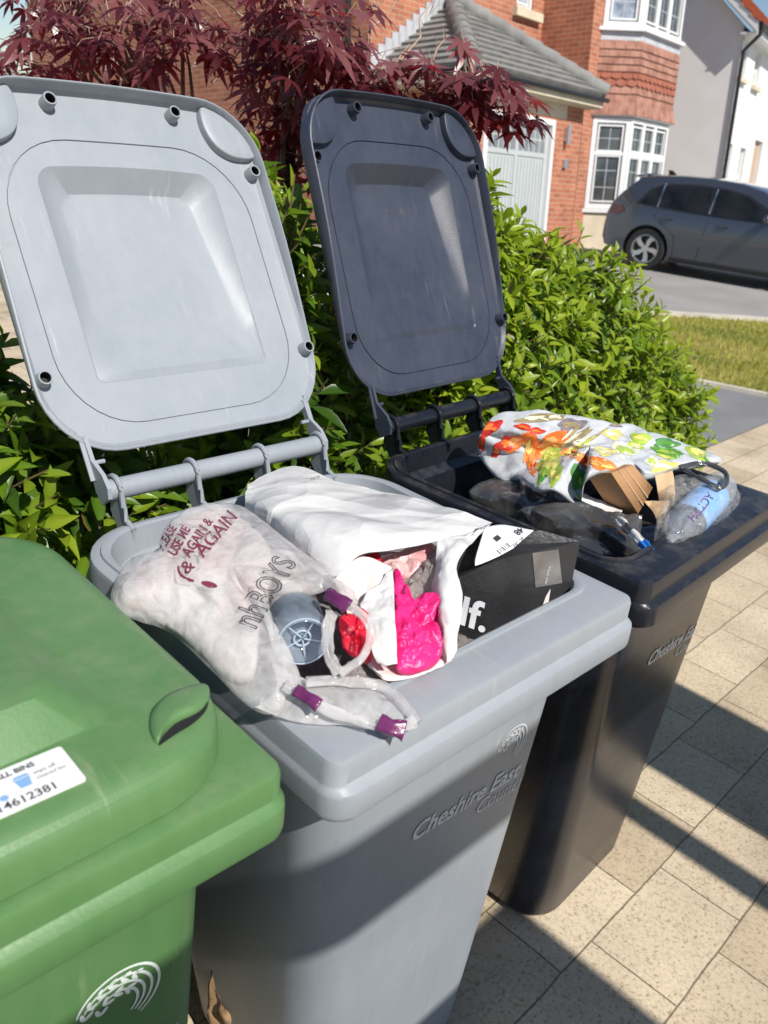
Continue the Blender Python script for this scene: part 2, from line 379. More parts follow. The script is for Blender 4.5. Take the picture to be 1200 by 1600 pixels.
    ring(scale_ring(flo, 0.05), wf); ring(scale_ring(flo, 0.5), wf); ring(scale_ring(flo, 0.95), wf); ring(flo, lambda v: wf(v) + 0.0015)
    ring(scale_ring(rec, 0.985), -0.003); ring(rec, -0.0005); ring(scale_ring(rec, 1.03), 0.0)
    ring(groove(0.0022), 0.0); ring(groove(0.0016), -0.0028); ring(groove(0.0004), -0.0028); ring(groove(-0.0002), 0.0)
    ring(RO(0.022), 0.0); ring(RO(0.012), 0.001); ring(RO(0.0065), lambda v: 0.006 + 0 * v); ring(RO(0.005), lambda v: rh(v) * .95); ring(RO(0.0035), lambda v: rh(v) + .001); ring(RO(0.001), rh)
    ring(RO(0.0), lambda v: rh(v) - .002)
    if closed:
        ring(RO(0.002), 0.016); ring(RO(0.006), 0.007); ring(RO(0.013), 0.0005); ring(RO(0.022), -0.003); ring(RO(0.032), -0.0045)
    else:
        ring(RO(0.0), 0.004); ring(RO(0.002), -0.002); ring(RO(0.006), -0.0045)
    ring(RO(0.04), -0.005)
    ring(scale_ring(rec, 1.04), -0.005); ring(scale_ring(rec, 1.01), -0.006); ring(scale_ring(flo, 1.01), lambda v: wf(v) - 0.004); ring(scale_ring(flo, 0.94), lambda v: wf(v) - 0.006); ring(scale_ring(flo, 0.5), lambda v: wf(v) - 0.006); ring(scale_ring(flo, 0.05), lambda v: wf(v) - 0.006)
    mb = MB(); mb.loft([[L(*p) for p in r] for r in uv], True, True)
    lid = mb.build("lid", lid_m, root, sharp=30)
    # arms that carry the lid on the hinge rod
    for s in (-1, 1):
        mb = MB()
        o_ = [(-0.018, 0.002), (0.004, -0.006), (0.02, -0.004), (0.035, -0.004), (0.085, -0.004), (0.085, 0.007), (0.05, 0.009), (0.022, 0.030), (0.0, 0.035), (-0.015, 0.028)]
        mb.prism([L(s * 0.206, v, w_) for v, w_ in o_], L(s * 0.2125, 0, 0) - L(s * 0.206, 0, 0))
        mb.prism([L(s * 0.2125, v, 0.001 + 0.003 * k) for v, k in ((0.02, 0), (0.095, 0), (0.095, 1), (0.02, 1))], L(s * 0.219, 0, 0) - L(s * 0.2125, 0, 0))
        mb.tube([L(s * 0.207, 0.046, 0.004), L(s * 0.19, 0.046, 0.004)], 0.0035, 8)
        mb.build("lid_arm", lid_m, lid)
    # corner pads (undersides of the finger pockets)
    if not closed:
        for s in (-1, 1):
            o_ = [(0.168, 0.628), (0.163, 0.60), (0.168, 0.575), (0.180, 0.556), (0.200, 0.543), (0.222, 0.538), (0.2535, 0.540), (0.2535, 0.555), (0.248, 0.580), (0.234, 0.606), (0.210, 0.624), (0.19, 0.6305)]
            mb = MB(); cu = sum(p[0] for p in o_) / len(o_); cv = sum(p[1] for p in o_) / len(o_)
            sm = []
            for i in range(len(o_)):
                p0, p1, p2, p3 = (o_[(i + k - 1) % len(o_)] for k in range(4))
                for q in (0, .33, .66):
                    sm.append(tuple(.5 * (2 * b + (c - a) * q + (2 * a - 5 * b + 4 * c - d) * q * q + (3 * b - a - 3 * c + d) * q ** 3) for a, b, c, d in zip(p0, p1, p2, p3)))
            lev = [(1.0, 0.0), (1.0, 0.012), (0.985, 0.0145), (0.95, 0.0155), (0.5, 0.0155), (0.02, 0.0155)]
            mb.loft([[L(s * (cu + (a - cu) * k), cv + (b - cv) * k, w_) for a, b in sm] for k, w_ in lev], False, True)
            mb.build("finger_pad", lid_m, lid, sharp=50)
        # hollow pegs round the edge
        for u, v in ((-0.11, 0.612), (0.11, 0.612), (0.243, 0.513), (-0.243, 0.513), (0.246, 0.179), (-0.246, 0.179)):
            mb = MB(); rr = [2 * math.pi * k / 20 for k in range(20)]
            c = lambda r, w_: [L(u + r * math.cos(q), v + r * math.sin(q), w_) for q in rr]
            mb.loft([c(0.0118, 0.0), c(0.0110, 0.0198), c(0.0104, 0.021), c(0.0086, 0.021), c(0.0080, 0.0198)], False, False)
            pg = mb.build("lid_peg", lid_m, lid, sharp=50)
            mb = MB(); mb.loft([c(0.0081, 0.0200), c(0.0081, 0.004)], False, True); mb.build("peg_hole_shade", M['hollow_shade'], pg, fix=False)
    # ---------------- front print
    nrm = Vector((0, -1, -0.0688)).normalized(); up = Vector((0, -0.0688, 1)).normalized()
    def fp(x, z): return Vector((x + tshift, -0.465 - 0.065 * z / 0.945, z)) + nrm * 0.0012
    bvb_ = BVHTree.FromPolygons([tuple(v.co) for v in body.data.vertices], [tuple(q.vertices) for q in body.data.polygons])
    def wrap(name, vfs, fm):
        mb = MB()
        for v, f in vfs:
            out = []; ok = []
            for x, y in v:
                p = fm @ Vector((x, y, 0)); h = bvb_.ray_cast(p + nrm * 0.3, -nrm, 0.42); ok.append(h[0] is not None); out.append(h[0] + h[1] * (0.0012 if h[1].dot(nrm) > 0 else -0.0012) if h[0] is not None else p)
            mb.add(out, [g for g in f if all(ok[i] for i in g)])
        return mb.build(name, logo_m, root, smooth=False, fix=False)
    fm = frame(fp(-0.066, 0.700 + tz * 1.6), (1, 0, -0.085), up)
    wrap("lettering", [text2d("Cheshire East", 0.0445, 0.18, 0.0011)], fm)
    fm2 = frame(fp(0.083, 0.655 + tz * 1.6), (1, 0, -0.085), up)
    wrap("lettering", [text2d("Council", 0.0400, 0.18, 0.0001)], fm2)
    if tshift: return root, lid, L
    fm3 = frame(fp(0.136, 0.765 + tz), (1, 0, -0.085), up)
    wrap("council_emblem", wheat_logo(es), fm3)
    return root, lid, L

I4 = Matrix.Identity(4)
grey_bin, grey_lid, GL = wheelie_bin("pale grey wheelie bin, lid open, full of white paper and a clear carrier bag", I4.copy(), rad(122.2), M['grey'], M['grey'], M['logo_grey'])
MBK = Matrix.Translation((0.591, 0.018, 0)) @ Matrix.Rotation(rad(2.77), 4, 'Z')
black_bin, black_lid, BL_ = wheelie_bin("black wheelie bin with its lid open, holding a vegetable print carrier bag and cardboard", MBK, rad(113.5), M['black'], M['blacklid'], M['logo_grey'], lean=0.11, tshift=0.05)
MGN = Matrix.Translation((-0.602, 0.033, 0)) @ Matrix.Rotation(rad(-1.1), 4, 'Z')
green_bin, green_lid, GNL = wheelie_bin("green wheelie bin with its lid shut and a white sticker on top", MGN, 0.0, M['green'], M['green'], M['logo_green'], closed=True, tz=-0.042, es=0.047)

# finger pocket leaf on the green lid, a dark patch painting the pocket's shade and the moulded ring round it
def smooth_closed(o_, n=5):
    sm = []
    for i in range(len(o_)):
        p0, p1, p2, p3 = (o_[(i + k - 1) % len(o_)] for k in range(4))
        for k in range(n):
            q = k / n; sm.append(tuple(.5 * (2 * b + (c - a) * q + (2 * a - 5 * b + 4 * c - d) * q * q + (3 * b - a - 3 * c + d) * q ** 3) for a, b, c, d in zip(p0, p1, p2, p3)))
    return sm
ZT = 1.0520
for s in (1, -1):
    leaf = smooth_closed([(0.176, -0.532), (0.180, -0.512), (0.195, -0.490), (0.222, -0.478), (0.256, -0.484), (0.248, -0.503), (0.230, -0.515), (0.205, -0.517), (0.187, -0.525)])
    cx = sum(p[0] for p in leaf) / len(leaf); cy = sum(p[1] for p in leaf) / len(leaf)
    mb = MB(); mb.loft([[Vector((s * (cx + (x - cx) * k), cy + (y - cy) * k, ZT + h)) for x, y in leaf] for k, h in ((1.02, -0.004), (1.0, 0.002), (0.94, 0.0055), (0.7, 0.008), (0.35, 0.0092), (0.02, 0.0095))], False, True)
    mb.build("finger_grip", M['green'], green_lid, sharp=60)
    slit = smooth_closed([(0.176, -0.535), (0.189, -0.522), (0.206, -0.514), (0.231, -0.512), (0.245, -0.507), (0.234, -0.519), (0.216, -0.527), (0.195, -0.531)])
    mb = MB(); mb.add([(s * x, y, ZT + 0.0006) for x, y in slit], [tuple(range(len(slit)))]); mb.build("grip_slot_shade", M['hollow_shade'], green_lid, fix=False)
# sticker
M['sticker'] = mat("white_label_paper", (0.78, 0.78, 0.77), 0.35)
M['ink'] = mat("dark_ink", (0.05, 0.05, 0.06), 0.5)
M['blue_ink'] = mat("pale_blue_ink", (0.22, 0.40, 0.66), 0.5)
st = MB(); so2 = rrect(-0.008, 0.108, -0.538, -0.486, 0.003, K=4)
st.loft([[Vector((x, y, ZT + h)) for x, y in so2] for h in (-0.001, 0.0009)], False, True)
stk = st.build("sticker", M['sticker'], green_lid)
SM = frame((-0.006, -0.538, ZT + 0.0012), (1, 0, 0), (0, 1, 0))
tx = lambda s_, x, y, size, **k: ([(a + x, b + y) for a, b in text2d(s_, size, **k)[0]], text2d(s_, size, **k)[1])
on_plane("sticker_text", [tx("CLEANING ALL BINS", 0.012, 0.041, 0.0082, bold=0.0003), tx("07914612381", 0.024, 0.005, 0.0125, bold=0.0002), tx("wipe off", 0.082, 0.031, 0.0058), tx("cleaned bin", 0.082, 0.024, 0.0055)], SM, M['ink'], stk, 0)
binpic = []
for ox, oy, k in ((0.036, 0.018, 1.0), (0.067, 0.021, 0.75)):
    binpic += [([(ox + k * a, oy + k * b) for a, b in q], [tuple(range(len(q)))]) for q in ([(0.001, 0), (0.013, 0), (0.0155, 0.015), (-0.0015, 0.015)], [(-0.003, 0.016), (0.017, 0.016), (0.014, 0.0205), (0.001, 0.0205)])]
binpic.append(ell2d(0.053, 0.0185, 0.0035, 0.0035, 0))
on_plane("sticker_picture", binpic, SM, M['blue_ink'], stk, 0)
for o in (green_bin,): pass

# ------------------------------------------------------------------ ground
def sheet(name, outline, z, m, kind='structure', **k):
    mb = MB(); mb.add([(x, y, z) for x, y in outline], [tuple(range(len(outline)))])
    o = mb.build(name, m, smooth=False); 
    return tag(o, kind=kind, **k)

# block paving: courses along x, staggered joints, speckled buff concrete
def paving_mat():
    m, t, n, L, p = _nodes("buff_block_paving")
    tc = n.new("ShaderNodeTexCoord")
    bt = n.new("ShaderNodeTexBrick"); bt.inputs["Scale"].default_value = 1.0; bt.inputs["Brick Width"].default_value = 0.315; bt.inputs["Row Height"].default_value = 0.205
    bt.inputs["Mortar Size"].default_value = 0.0022; bt.inputs["Mortar Smooth"].default_value = 0.35; bt.inputs["Bias"].default_value = 0.0; bt.offset = 0.38
    bt.inputs["Color1"].default_value = (0.52, 0.42, 0.295, 1); bt.inputs["Color2"].default_value = (0.64, 0.54, 0.40, 1); bt.inputs["Mortar"].default_value = (0.25, 0.20, 0.14, 1)
    mp = n.new("ShaderNodeMapping"); mp.inputs["Location"].default_value = (0.035, 0.137, 0); mp.inputs["Rotation"].default_value = (0, 0, -0.02)
    wz = n.new("ShaderNodeTexNoise"); wz.inputs["Scale"].default_value = 9; L.new(tc.outputs["Object"], wz.inputs["Vector"])
    ws = n.new("ShaderNodeVectorMath"); ws.operation = 'SCALE'; ws.inputs[3].default_value = 0.010; L.new(wz.outputs["Color"], ws.inputs[0])
    wa = n.new("ShaderNodeVectorMath"); wa.operation = 'ADD'; L.new(tc.outputs["Object"], wa.inputs[0]); L.new(ws.outputs[0], wa.inputs[1])
    L.new(wa.outputs[0], mp.inputs["Vector"]); L.new(mp.outputs[0], bt.inputs["Vector"])
    sp = n.new("ShaderNodeTexVoronoi"); sp.inputs["Scale"].default_value = 210; L.new(tc.outputs["Object"], sp.inputs["Vector"])
    s2 = n.new("ShaderNodeTexNoise"); s2.inputs["Scale"].default_value = 130; s2.inputs["Detail"].default_value = 7; s2.inputs["Roughness"].default_value = 0.7; L.new(tc.outputs["Object"], s2.inputs["Vector"])
    r = ramp(n, [(0.36, (0.42, 0.37, 0.32)), (0.46, (0.88, 0.87, 0.86)), (0.60, (1.0, 1.0, 1.0)), (0.74, (1.18, 1.15, 1.1))]); L.new(s2.outputs["Fac"], r.inputs[0])
    s3 = n.new("ShaderNodeTexNoise"); s3.inputs["Scale"].default_value = 3.5; s3.inputs["Detail"].default_value = 6; L.new(tc.outputs["Object"], s3.inputs["Vector"])
    r3 = ramp(n, [(0.28, (0.66, 0.63, 0.59)), (0.45, (0.93, 0.92, 0.90)), (0.72, (1.10, 1.10, 1.07))]); L.new(s3.outputs["Fac"], r3.inputs[0])
    m1 = n.new("ShaderNodeMix"); m1.data_type = 'RGBA'; m1.blend_type = 'MULTIPLY'; m1.inputs[0].default_value = 0.85; L.new(bt.outputs["Color"], m1.inputs[6]); L.new(r.outputs[0], m1.inputs[7])
    m2 = n.new("ShaderNodeMix"); m2.data_type = 'RGBA'; m2.blend_type = 'MULTIPLY'; m2.inputs[0].default_value = 1.0; L.new(m1.outputs[2], m2.inputs[6]); L.new(r3.outputs[0], m2.inputs[7])
    L.new(m2.outputs[2], p.inputs["Base Color"]); p.inputs["Roughness"].default_value = 0.92
    b = n.new("ShaderNodeBump"); b.inputs["Strength"].default_value = 0.8; b.inputs["Distance"].default_value = 0.006; b.invert = True; L.new(bt.outputs["Fac"], b.inputs["Height"])
    b2 = n.new("ShaderNodeBump"); b2.inputs["Strength"].default_value = 0.35; b2.inputs["Distance"].default_value = 0.003; L.new(s2.outputs["Fac"], b2.inputs["Height"]); L.new(b.outputs[0], b2.inputs["Normal"])
    L.new(b2.outputs[0], p.inputs["Normal"])
    return m
M['paving'] = paving_mat()
M['asphalt'] = mat("road_asphalt", (0.27, 0.26, 0.245), 0.9, (0.33, 0.315, 0.30), 1.2, 0.5, 260, detail=9)
M['asphalt2'] = mat("path_asphalt", (0.20, 0.20, 0.205), 0.9, (0.26, 0.26, 0.26), 2.0, 0.6, 300, detail=9)
M['kerb'] = mat("concrete_kerb", (0.50, 0.45, 0.37), 0.9, (0.62, 0.57, 0.48), 5, 0.3, 120)
M['soil'] = mat("dark_soil", (0.035, 0.025, 0.017), 0.95, (0.075, 0.055, 0.035), 18, 1.0, 60)
M['turf'] = mat("dry_turf", (0.20, 0.20, 0.035), 0.95, (0.36, 0.31, 0.085), 1.7, 0.8, 120, detail=8)
M['sub'] = mat("ground_earth", (0.20, 0.19, 0.13), 0.95, (0.26, 0.24, 0.16), 0.6, 0.4, 20)
sheet("ground", [(-80, -80), (160, -80), (160, 160), (-80, 160)], -0.012, M['sub'])
sheet("driveway", [(-14, -14), (14, -14), (14, -1.5), (10.5, -0.2), (5.6, 0.99), (4.0, 0.95), (3.2, 0.93), (3.2, 0.17), (-1.35, 0.17), (-1.35, 14), (-14, 14)], -0.004, M['paving'])
sheet("soil_bed", [(-1.35, 0.17), (3.2, 0.17), (3.2, 0.93), (2.7, 1.25), (0.9, 2.6), (-1.35, 2.6)], 0.006, M['soil'])
sheet("path", [(2.7, 1.25), (3.2, 0.93), (4.0, 0.95), (5.6, 0.99), (6.02, 0.90), (5.93, 1.29), (5.70, 1.96), (5.2, 4.2), (3.6, 6.5)], 0.0015, M['asphalt2'])
sheet("paving_strip", [(0.9, 2.6), (2.7, 1.25), (3.6, 6.5), (3.0, 8.5), (-1.35, 8.5), (-1.35, 2.6)], 0.010, M['paving'])
L1 = [(5.2, 4.2), (5.70, 1.96), (5.93, 1.29), (6.25, -0.02)]; L2 = [(13.5, 0.2), (11.2, 1.64), (9.46, 2.75), (8.33, 3.47), (6.6, 4.6)]
sheet("lawn_soil", L1 + L2, 0.014, M['turf'])
sheet("road", [(-2, 20), (5.0, 5.7), (6.6, 4.66), (8.36, 3.53), (9.5, 2.80), (11.2, 1.70), (13.5, 0.25), (24, -6), (40, -6), (20, 14), (10, 24)], 0.0045, M['asphalt'])
def kerb_run(pts, wd, h):
    mb = MB()
    for i in range(len(pts) - 1):
        a, b = Vector((*pts[i], 0)), Vector((*pts[i + 1], 0)); d = (b - a); nn = Vector((-d.y, d.x, 0)).normalized() * wd / 2
        k = max(1, int(d.length / 0.9))
        for j in range(k):
            p, q = a + d * (j / k + 0.003), a + d * ((j + 1) / k - 0.003)
            mb.prism([p + nn, q + nn, q - nn, p - nn], (0, 0, h))
    return mb
tag(kerb_run(L1, 0.06, 0.03).build("kerb_edging", M['kerb'], smooth=False), "thin pale concrete edging between the grey path and the grass verge", "kerb")
tag(kerb_run([(5.0, 5.66), (6.6, 4.63), (8.345, 3.50), (9.48, 2.775), (11.2, 1.67), (13.5, 0.22)], 0.13, 0.055).build("kerb_edging", M['kerb'], smooth=False), "pale concrete kerb between the grass verge and the road", "kerb")
# grass blades on the verge
rg = random.Random(5)
def inpoly(x, y, P):
    c = False; j = len(P) - 1
    for i in range(len(P)):
        if (P[i][1] > y) != (P[j][1] > y) and x < (P[j][0] - P[i][0]) * (y - P[i][1]) / (P[j][1] - P[i][1]) + P[i][0]: c = not c
        j = i
    return c
LP = L1 + L2; gv = []; gf = []; tone = []
while len(gf) < 26000:
    x, y = rg.uniform(5.2, 10.5), rg.uniform(0.2, 4.6)
    if not inpoly(x, y, LP): continue
    h = rg.uniform(0.02, 0.055); a = rg.uniform(0, 6.28); lx, ly = rg.gauss(0, 0.015), rg.gauss(0, 0.015); o_ = len(gv)
    c, s = math.cos(a) * 0.006, math.sin(a) * 0.006
    gv += [(x - c, y - s, 0.01), (x + c, y + s, 0.01), (x + lx, y + ly, 0.012 + h)]; gf.append((o_, o_ + 1, o_ + 2))
    tone += [max(0, min(1, 0.5 + 0.9 * noise.noise(Vector((x * 1.3, y * 1.3, 3))) + rg.gauss(0, 0.15)))] * 3
M['grass'] = leafmat("verge_grass", (0.17, 0.23, 0.03), (0.40, 0.39, 0.06), (0.60, 0.50, 0.16), 0.6, 0.3, (0.35, 0.38, 0.05))
me = bpy.data.meshes.new("grass"); me.from_pydata(gv, [], gf); me.materials.append(M['grass'])
me.attributes.new("tone", 'FLOAT', 'POINT').data.foreach_set("value", tone)
go = bpy.data.objects.new("grass", me); COL.objects.link(go)
tag(go, "short dry yellow green grass on the verge beyond the path", "grass", kind='stuff')

# ------------------------------------------------------------------ houses (they stand truly upright; the drive slopes)
MH = Matrix(((0.99687, -0.07898, 0.00293, -0.74227), (0.07828, 0.99175, 0.10152, -1.03767), (-0.01093, -0.10097, 0.99483, 1.56823), (0, 0, 0, 1)))
M['brick'] = brickmat("orange_red_brick", (0.37, 0.130, 0.072), (0.52, 0.20, 0.11), (0.50, 0.36, 0.26))
M['roof'] = mat("grey_roof_tile", (0.19, 0.185, 0.175), 0.85, (0.27, 0.265, 0.25), 4, 0.4, 80)
M['hang'] = mat("tile_hanging_clay", (0.29, 0.135, 0.095), 0.85, (0.43, 0.215, 0.155), 5, 0.3, 60, thr=(0.4, 0.6))
M['hang2'] = mat("tile_hanging_dark_band", (0.30, 0.095, 0.055), 0.85, (0.36, 0.125, 0.075), 7, 0.3, 60)
M['lead'] = mat("lead_flashing", (0.42, 0.43, 0.45), 0.6, (0.52, 0.53, 0.56), 6)
M['upvc'] = mat("white_window_frame", (0.76, 0.76, 0.75), 0.35)
M['glass'] = mat("dark_window_glass", (0.045, 0.05, 0.05), 0.06, (0.10, 0.105, 0.10), 2.2, spec=0.7)
M['curtain_glass'] = mat("curtained_window_glass", (0.16, 0.20, 0.26), 0.08, (0.42, 0.46, 0.52), 7, spec=0.7)
M['cill'] = mat("cream_stone", (0.58, 0.50, 0.36), 0.85, (0.66, 0.58, 0.44), 5)
M['gdoor'] = mat("sage_garage_door", (0.45, 0.48, 0.475), 0.5, (0.48, 0.505, 0.50), 3)
M['gglass'] = mat("garage_door_glazing", (0.15, 0.17, 0.18), 0.10, (0.24, 0.26, 0.27), 3)
M['render'] = mat("rough_render_grey", (0.78, 0.76, 0.73), 0.95, (0.82, 0.80, 0.775), 2.5, 0.35, 30)
M['render_w'] = mat("white_render", (0.72, 0.71, 0.68), 0.95, (0.78, 0.77, 0.75), 2.5, 0.3, 45)
M['redtile'] = mat("red_roof_tile", (0.40, 0.12, 0.06), 0.85, (0.52, 0.19, 0.10), 5, 0.5, 40)
M['gutter'] = mat("black_gutter", (0.015, 0.015, 0.017), 0.35)
M['lamp'] = mat("silver_lamp", (0.55, 0.55, 0.56), 0.3, metal=0.8)

def wall(mb, o, ax, up, wdt, hgt, holes, thick, mi=0):
    """wall panel from corner o along ax with rectangular holes, with reveals"""
    o, ax, up = Vector(o), Vector(ax), Vector(up); nn = ax.cross(up)
    xs = sorted({0, wdt, *[h[0] for h in holes], *[h[1] for h in holes]}); ys = sorted({0, hgt, *[h[2] for h in holes], *[h[3] for h in holes]})
    P = lambda a, b, d=0: o + ax * a + up * b - nn * d
    for i in range(len(xs) - 1):
        for j in range(len(ys) - 1):
            cx, cy = (xs[i] + xs[i + 1]) / 2, (ys[j] + ys[j + 1]) / 2
            if any(h[0] < cx < h[1] and h[2] < cy < h[3] for h in holes): continue
            mb.add([P(xs[i], ys[j]), P(xs[i + 1], ys[j]), P(xs[i + 1], ys[j + 1]), P(xs[i], ys[j + 1])], [(0, 1, 2, 3)], mi)
    for h in holes:
        c = [(h[0], h[2]), (h[1], h[2]), (h[1], h[3]), (h[0], h[3])]
        for k in range(4):
            a, b = c[k], c[(k + 1) % 4]
            mb.add([P(*a), P(*b), P(*b, thick), P(*a, thick)], [(0, 1, 2, 3)], mi)

house = empty("brick_house", "orange brick house with a grey hipped garage roof and a tile hung bay", "house", MH)
GZ = -1.5
mb = MB()
S_, T_, U_ = Vector((1, 0, 0)), Vector((0, 1, 0)), Vector((0, 0, 1))
wall(mb, (9.92, 9, GZ), S_, U_, 4.55, 6.3, [(13.62 - 9.92, 14.14 - 9.92, 3.24 - GZ, 4.35 - GZ)], 0.1)
wall(mb, (9.92, 18.44, GZ), -T_, U_, 9.44, 6.3, [], 0.1)
wall(mb, (14.47, 9, GZ), -T_, U_, 1.0, 6.3, [], 0.1)
wall(mb, (14.47, 8, GZ), S_, U_, 3.2, 6.3, [(0.42, 2.85, -1.0 - GZ, 1.6 - GZ), (0.42, 2.85, 3.0 - GZ, 4.3 - GZ)], 0.12)
wall(mb, (17.67, 8, GZ), T_, U_, 10.4, 6.3, [], 0.1)
hw_ = mb.build("wall", M['brick'], house, smooth=False, fix=False); box_uv(hw_)
# garage walls
mb = MB()
wall(mb, (10.40, 7.5, GZ), S_, U_, 3.15, 3.3, [(10.72 - 10.4, 12.66 - 10.4, 0, 1.36 - GZ)], 0.12)
wall(mb, (10.40, 9, GZ), -T_, U_, 1.5, 3.3, [], 0.1)
wall(mb, (13.55, 7.5, GZ), T_, U_, 0.5, 3.3, [], 0.1)
gw_ = mb.build("garage_wall", M['brick'], house, smooth=False, fix=False); box_uv(gw_)
mb = MB(); mb.box2((10.42, 7.485, 1.40), (13.0, 7.51, 1.60)); mb.build("lintel", M['cill'], house, smooth=False)
# garage door
mb = MB(); mb.box2((10.82, 7.56, GZ), (12.58, 7.60, 1.28)); gd = mb.build("garage_door", M['gdoor'], house, smooth=False)
mb = MB()
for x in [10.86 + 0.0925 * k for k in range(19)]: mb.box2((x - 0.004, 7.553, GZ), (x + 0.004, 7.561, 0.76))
mb.build("groove_shade", mat("painted_groove_shade", (0.32, 0.36, 0.345), 0.6), gd, smooth=False)  # darker strips paint the shade of the door's grooves
mb = MB()
for z0, z1 in ((0.80, 0.87), (1.22, 1.28)): mb.box2((10.82, 7.545, z0), (12.58, 7.559, z1))
for x in (10.82, 11.66, 12.50): mb.box2((x, 7.543, GZ), (x + 0.08, 7.5585, 1.28))
for x0 in (10.90, 11.74):
    for k in range(1, 5): mb.box2((x0 + 0.152 * k - 0.012, 7.547, 0.87), (x0 + 0.152 * k + 0.012, 7.557, 1.22))
    mb.box2((x0, 7.5475, 1.04), (x0 + 0.76, 7.5565, 1.06))
mb.build("glazing_bars", M['gdoor'], gd, smooth=False)
mb = MB()
for x0 in (10.90, 11.74): mb.box2((x0, 7.552, 0.87), (x0 + 0.76, 7.5565, 1.22))
mb.build("pane", M['gglass'], gd, smooth=False)
mb = MB(); mb.box2((10.72, 7.47, GZ), (10.82, 7.60, 1.36)); mb.box2((12.58, 7.47, GZ), (12.66, 7.60, 1.36)); mb.box2((10.82, 7.472, 1.28), (12.58, 7.598, 1.36))
mb.build("door_frame", M['upvc'], house, smooth=False)
# garage roof: stepped tile courses on three slopes, hips, fascia, gutter
mb = MB(); E0 = (9.98, 7.22, 1.80); E1 = (13.72, 7.22, 1.80); AP = (11.85, 9.04, 3.02); EL = (9.98, 9.0, 1.80); ER = (13.72, 9.0, 1.80)
def slope(a, b, c, d, n):
    a, b, c, d = map(Vector, (a, b, c, d)); nn = (b - a).cross(d - a).normalized()
    if nn.z < 0: nn = -nn
    for k in range(n):
        p, q = k / n, (k + 1) / n
        A, B_, C_, D_ = a.lerp(d, p), b.lerp(c, p), b.lerp(c, q), a.lerp(d, q); o1 = nn * 0.045; o2 = nn * 0.008
        mb.add([A + o1, B_ + o1, C_ + o2, D_ + o2, A - nn * .01, B_ - nn * .01], [(0, 1, 2, 3), (0, 4, 5, 1)])
slope(E0, E1, AP, AP, 11); slope(EL, E0, AP, (11.79, 9.0, 3.0), 11); slope(E1, ER, (11.9, 9.0, 3.0), AP, 11)
gr = mb.build("garage_roof", M['roof'], house, smooth=False, fix=False)
mb = MB()
for e in (E0, E1):
    a, b = Vector(e), Vector(AP)
    for k in range(9):
        p, q = a.lerp(b, k / 9), a.lerp(b, (k + 1.08) / 9); p = p + Vector((0, 0, .06)); q = q + Vector((0, 0, .045))
        mb.tube([p, q], [0.125, 0.115], 12)
mb.build("hip_tiles", M['roof'], gr)
mb = MB()
for k in range(12):
    a = Vector(EL).lerp(Vector((11.79, 9.0, 3.0)), k / 12); b = Vector(EL).lerp(Vector((11.79, 9.0, 3.0)), (k + 1) / 12)
    mb.add([(a.x - .02, 8.985, a.z), (b.x, 8.985, a.z + (b.z - a.z)), (b.x, 8.985, b.z + .20), (a.x - .02, 8.985, b.z + .20)], [(0, 1, 2, 3)])
mb.build("flashing", M['lead'], gr, smooth=False)
mb = MB(); mb.box2((10.0, 7.24, 1.62), (13.70, 7.27, 1.79)); mb.box2((10.0, 7.272, 1.62), (10.03, 9, 1.79)); mb.box2((13.67, 7.272, 1.62), (13.7, 9, 1.79)); mb.box2((10.03, 7.272, 1.60), (13.67, 9, 1.63))
mb.build("fascia", M['cill'], house, smooth=False)
mb = MB(); mb.tube([(9.94, 7.19, 1.73), (13.76, 7.19, 1.73)], 0.035, 8); mb.tube([(9.94, 7.20, 1.73), (9.94, 9, 1.73)], 0.035, 8); mb.build("gutter", M['gutter'], house)
# house roof
mb = MB()
a = [(9.6, 8.66, 4.70), (14.2, 8.66, 4.70), (14.2, 7.66, 4.70), (18.0, 7.66, 4.70), (18.0, 18.8, 4.70), (9.6, 18.8, 4.70)]
mb.prism(a, (0, 0, 0.18))
b = [(9.7, 8.76, 4.88), (17.9, 7.76, 4.88), (17.9, 18.7, 4.88), (9.7, 18.7, 4.88)]
mb.add(b + [(13.0, 13.5, 8.2), (14.8, 13.5, 8.2)], [(0, 1, 5, 4), (1, 2, 5), (2, 3, 4, 5), (3, 0, 4)])
mb.build("roof", M['roof'], house, smooth=False)

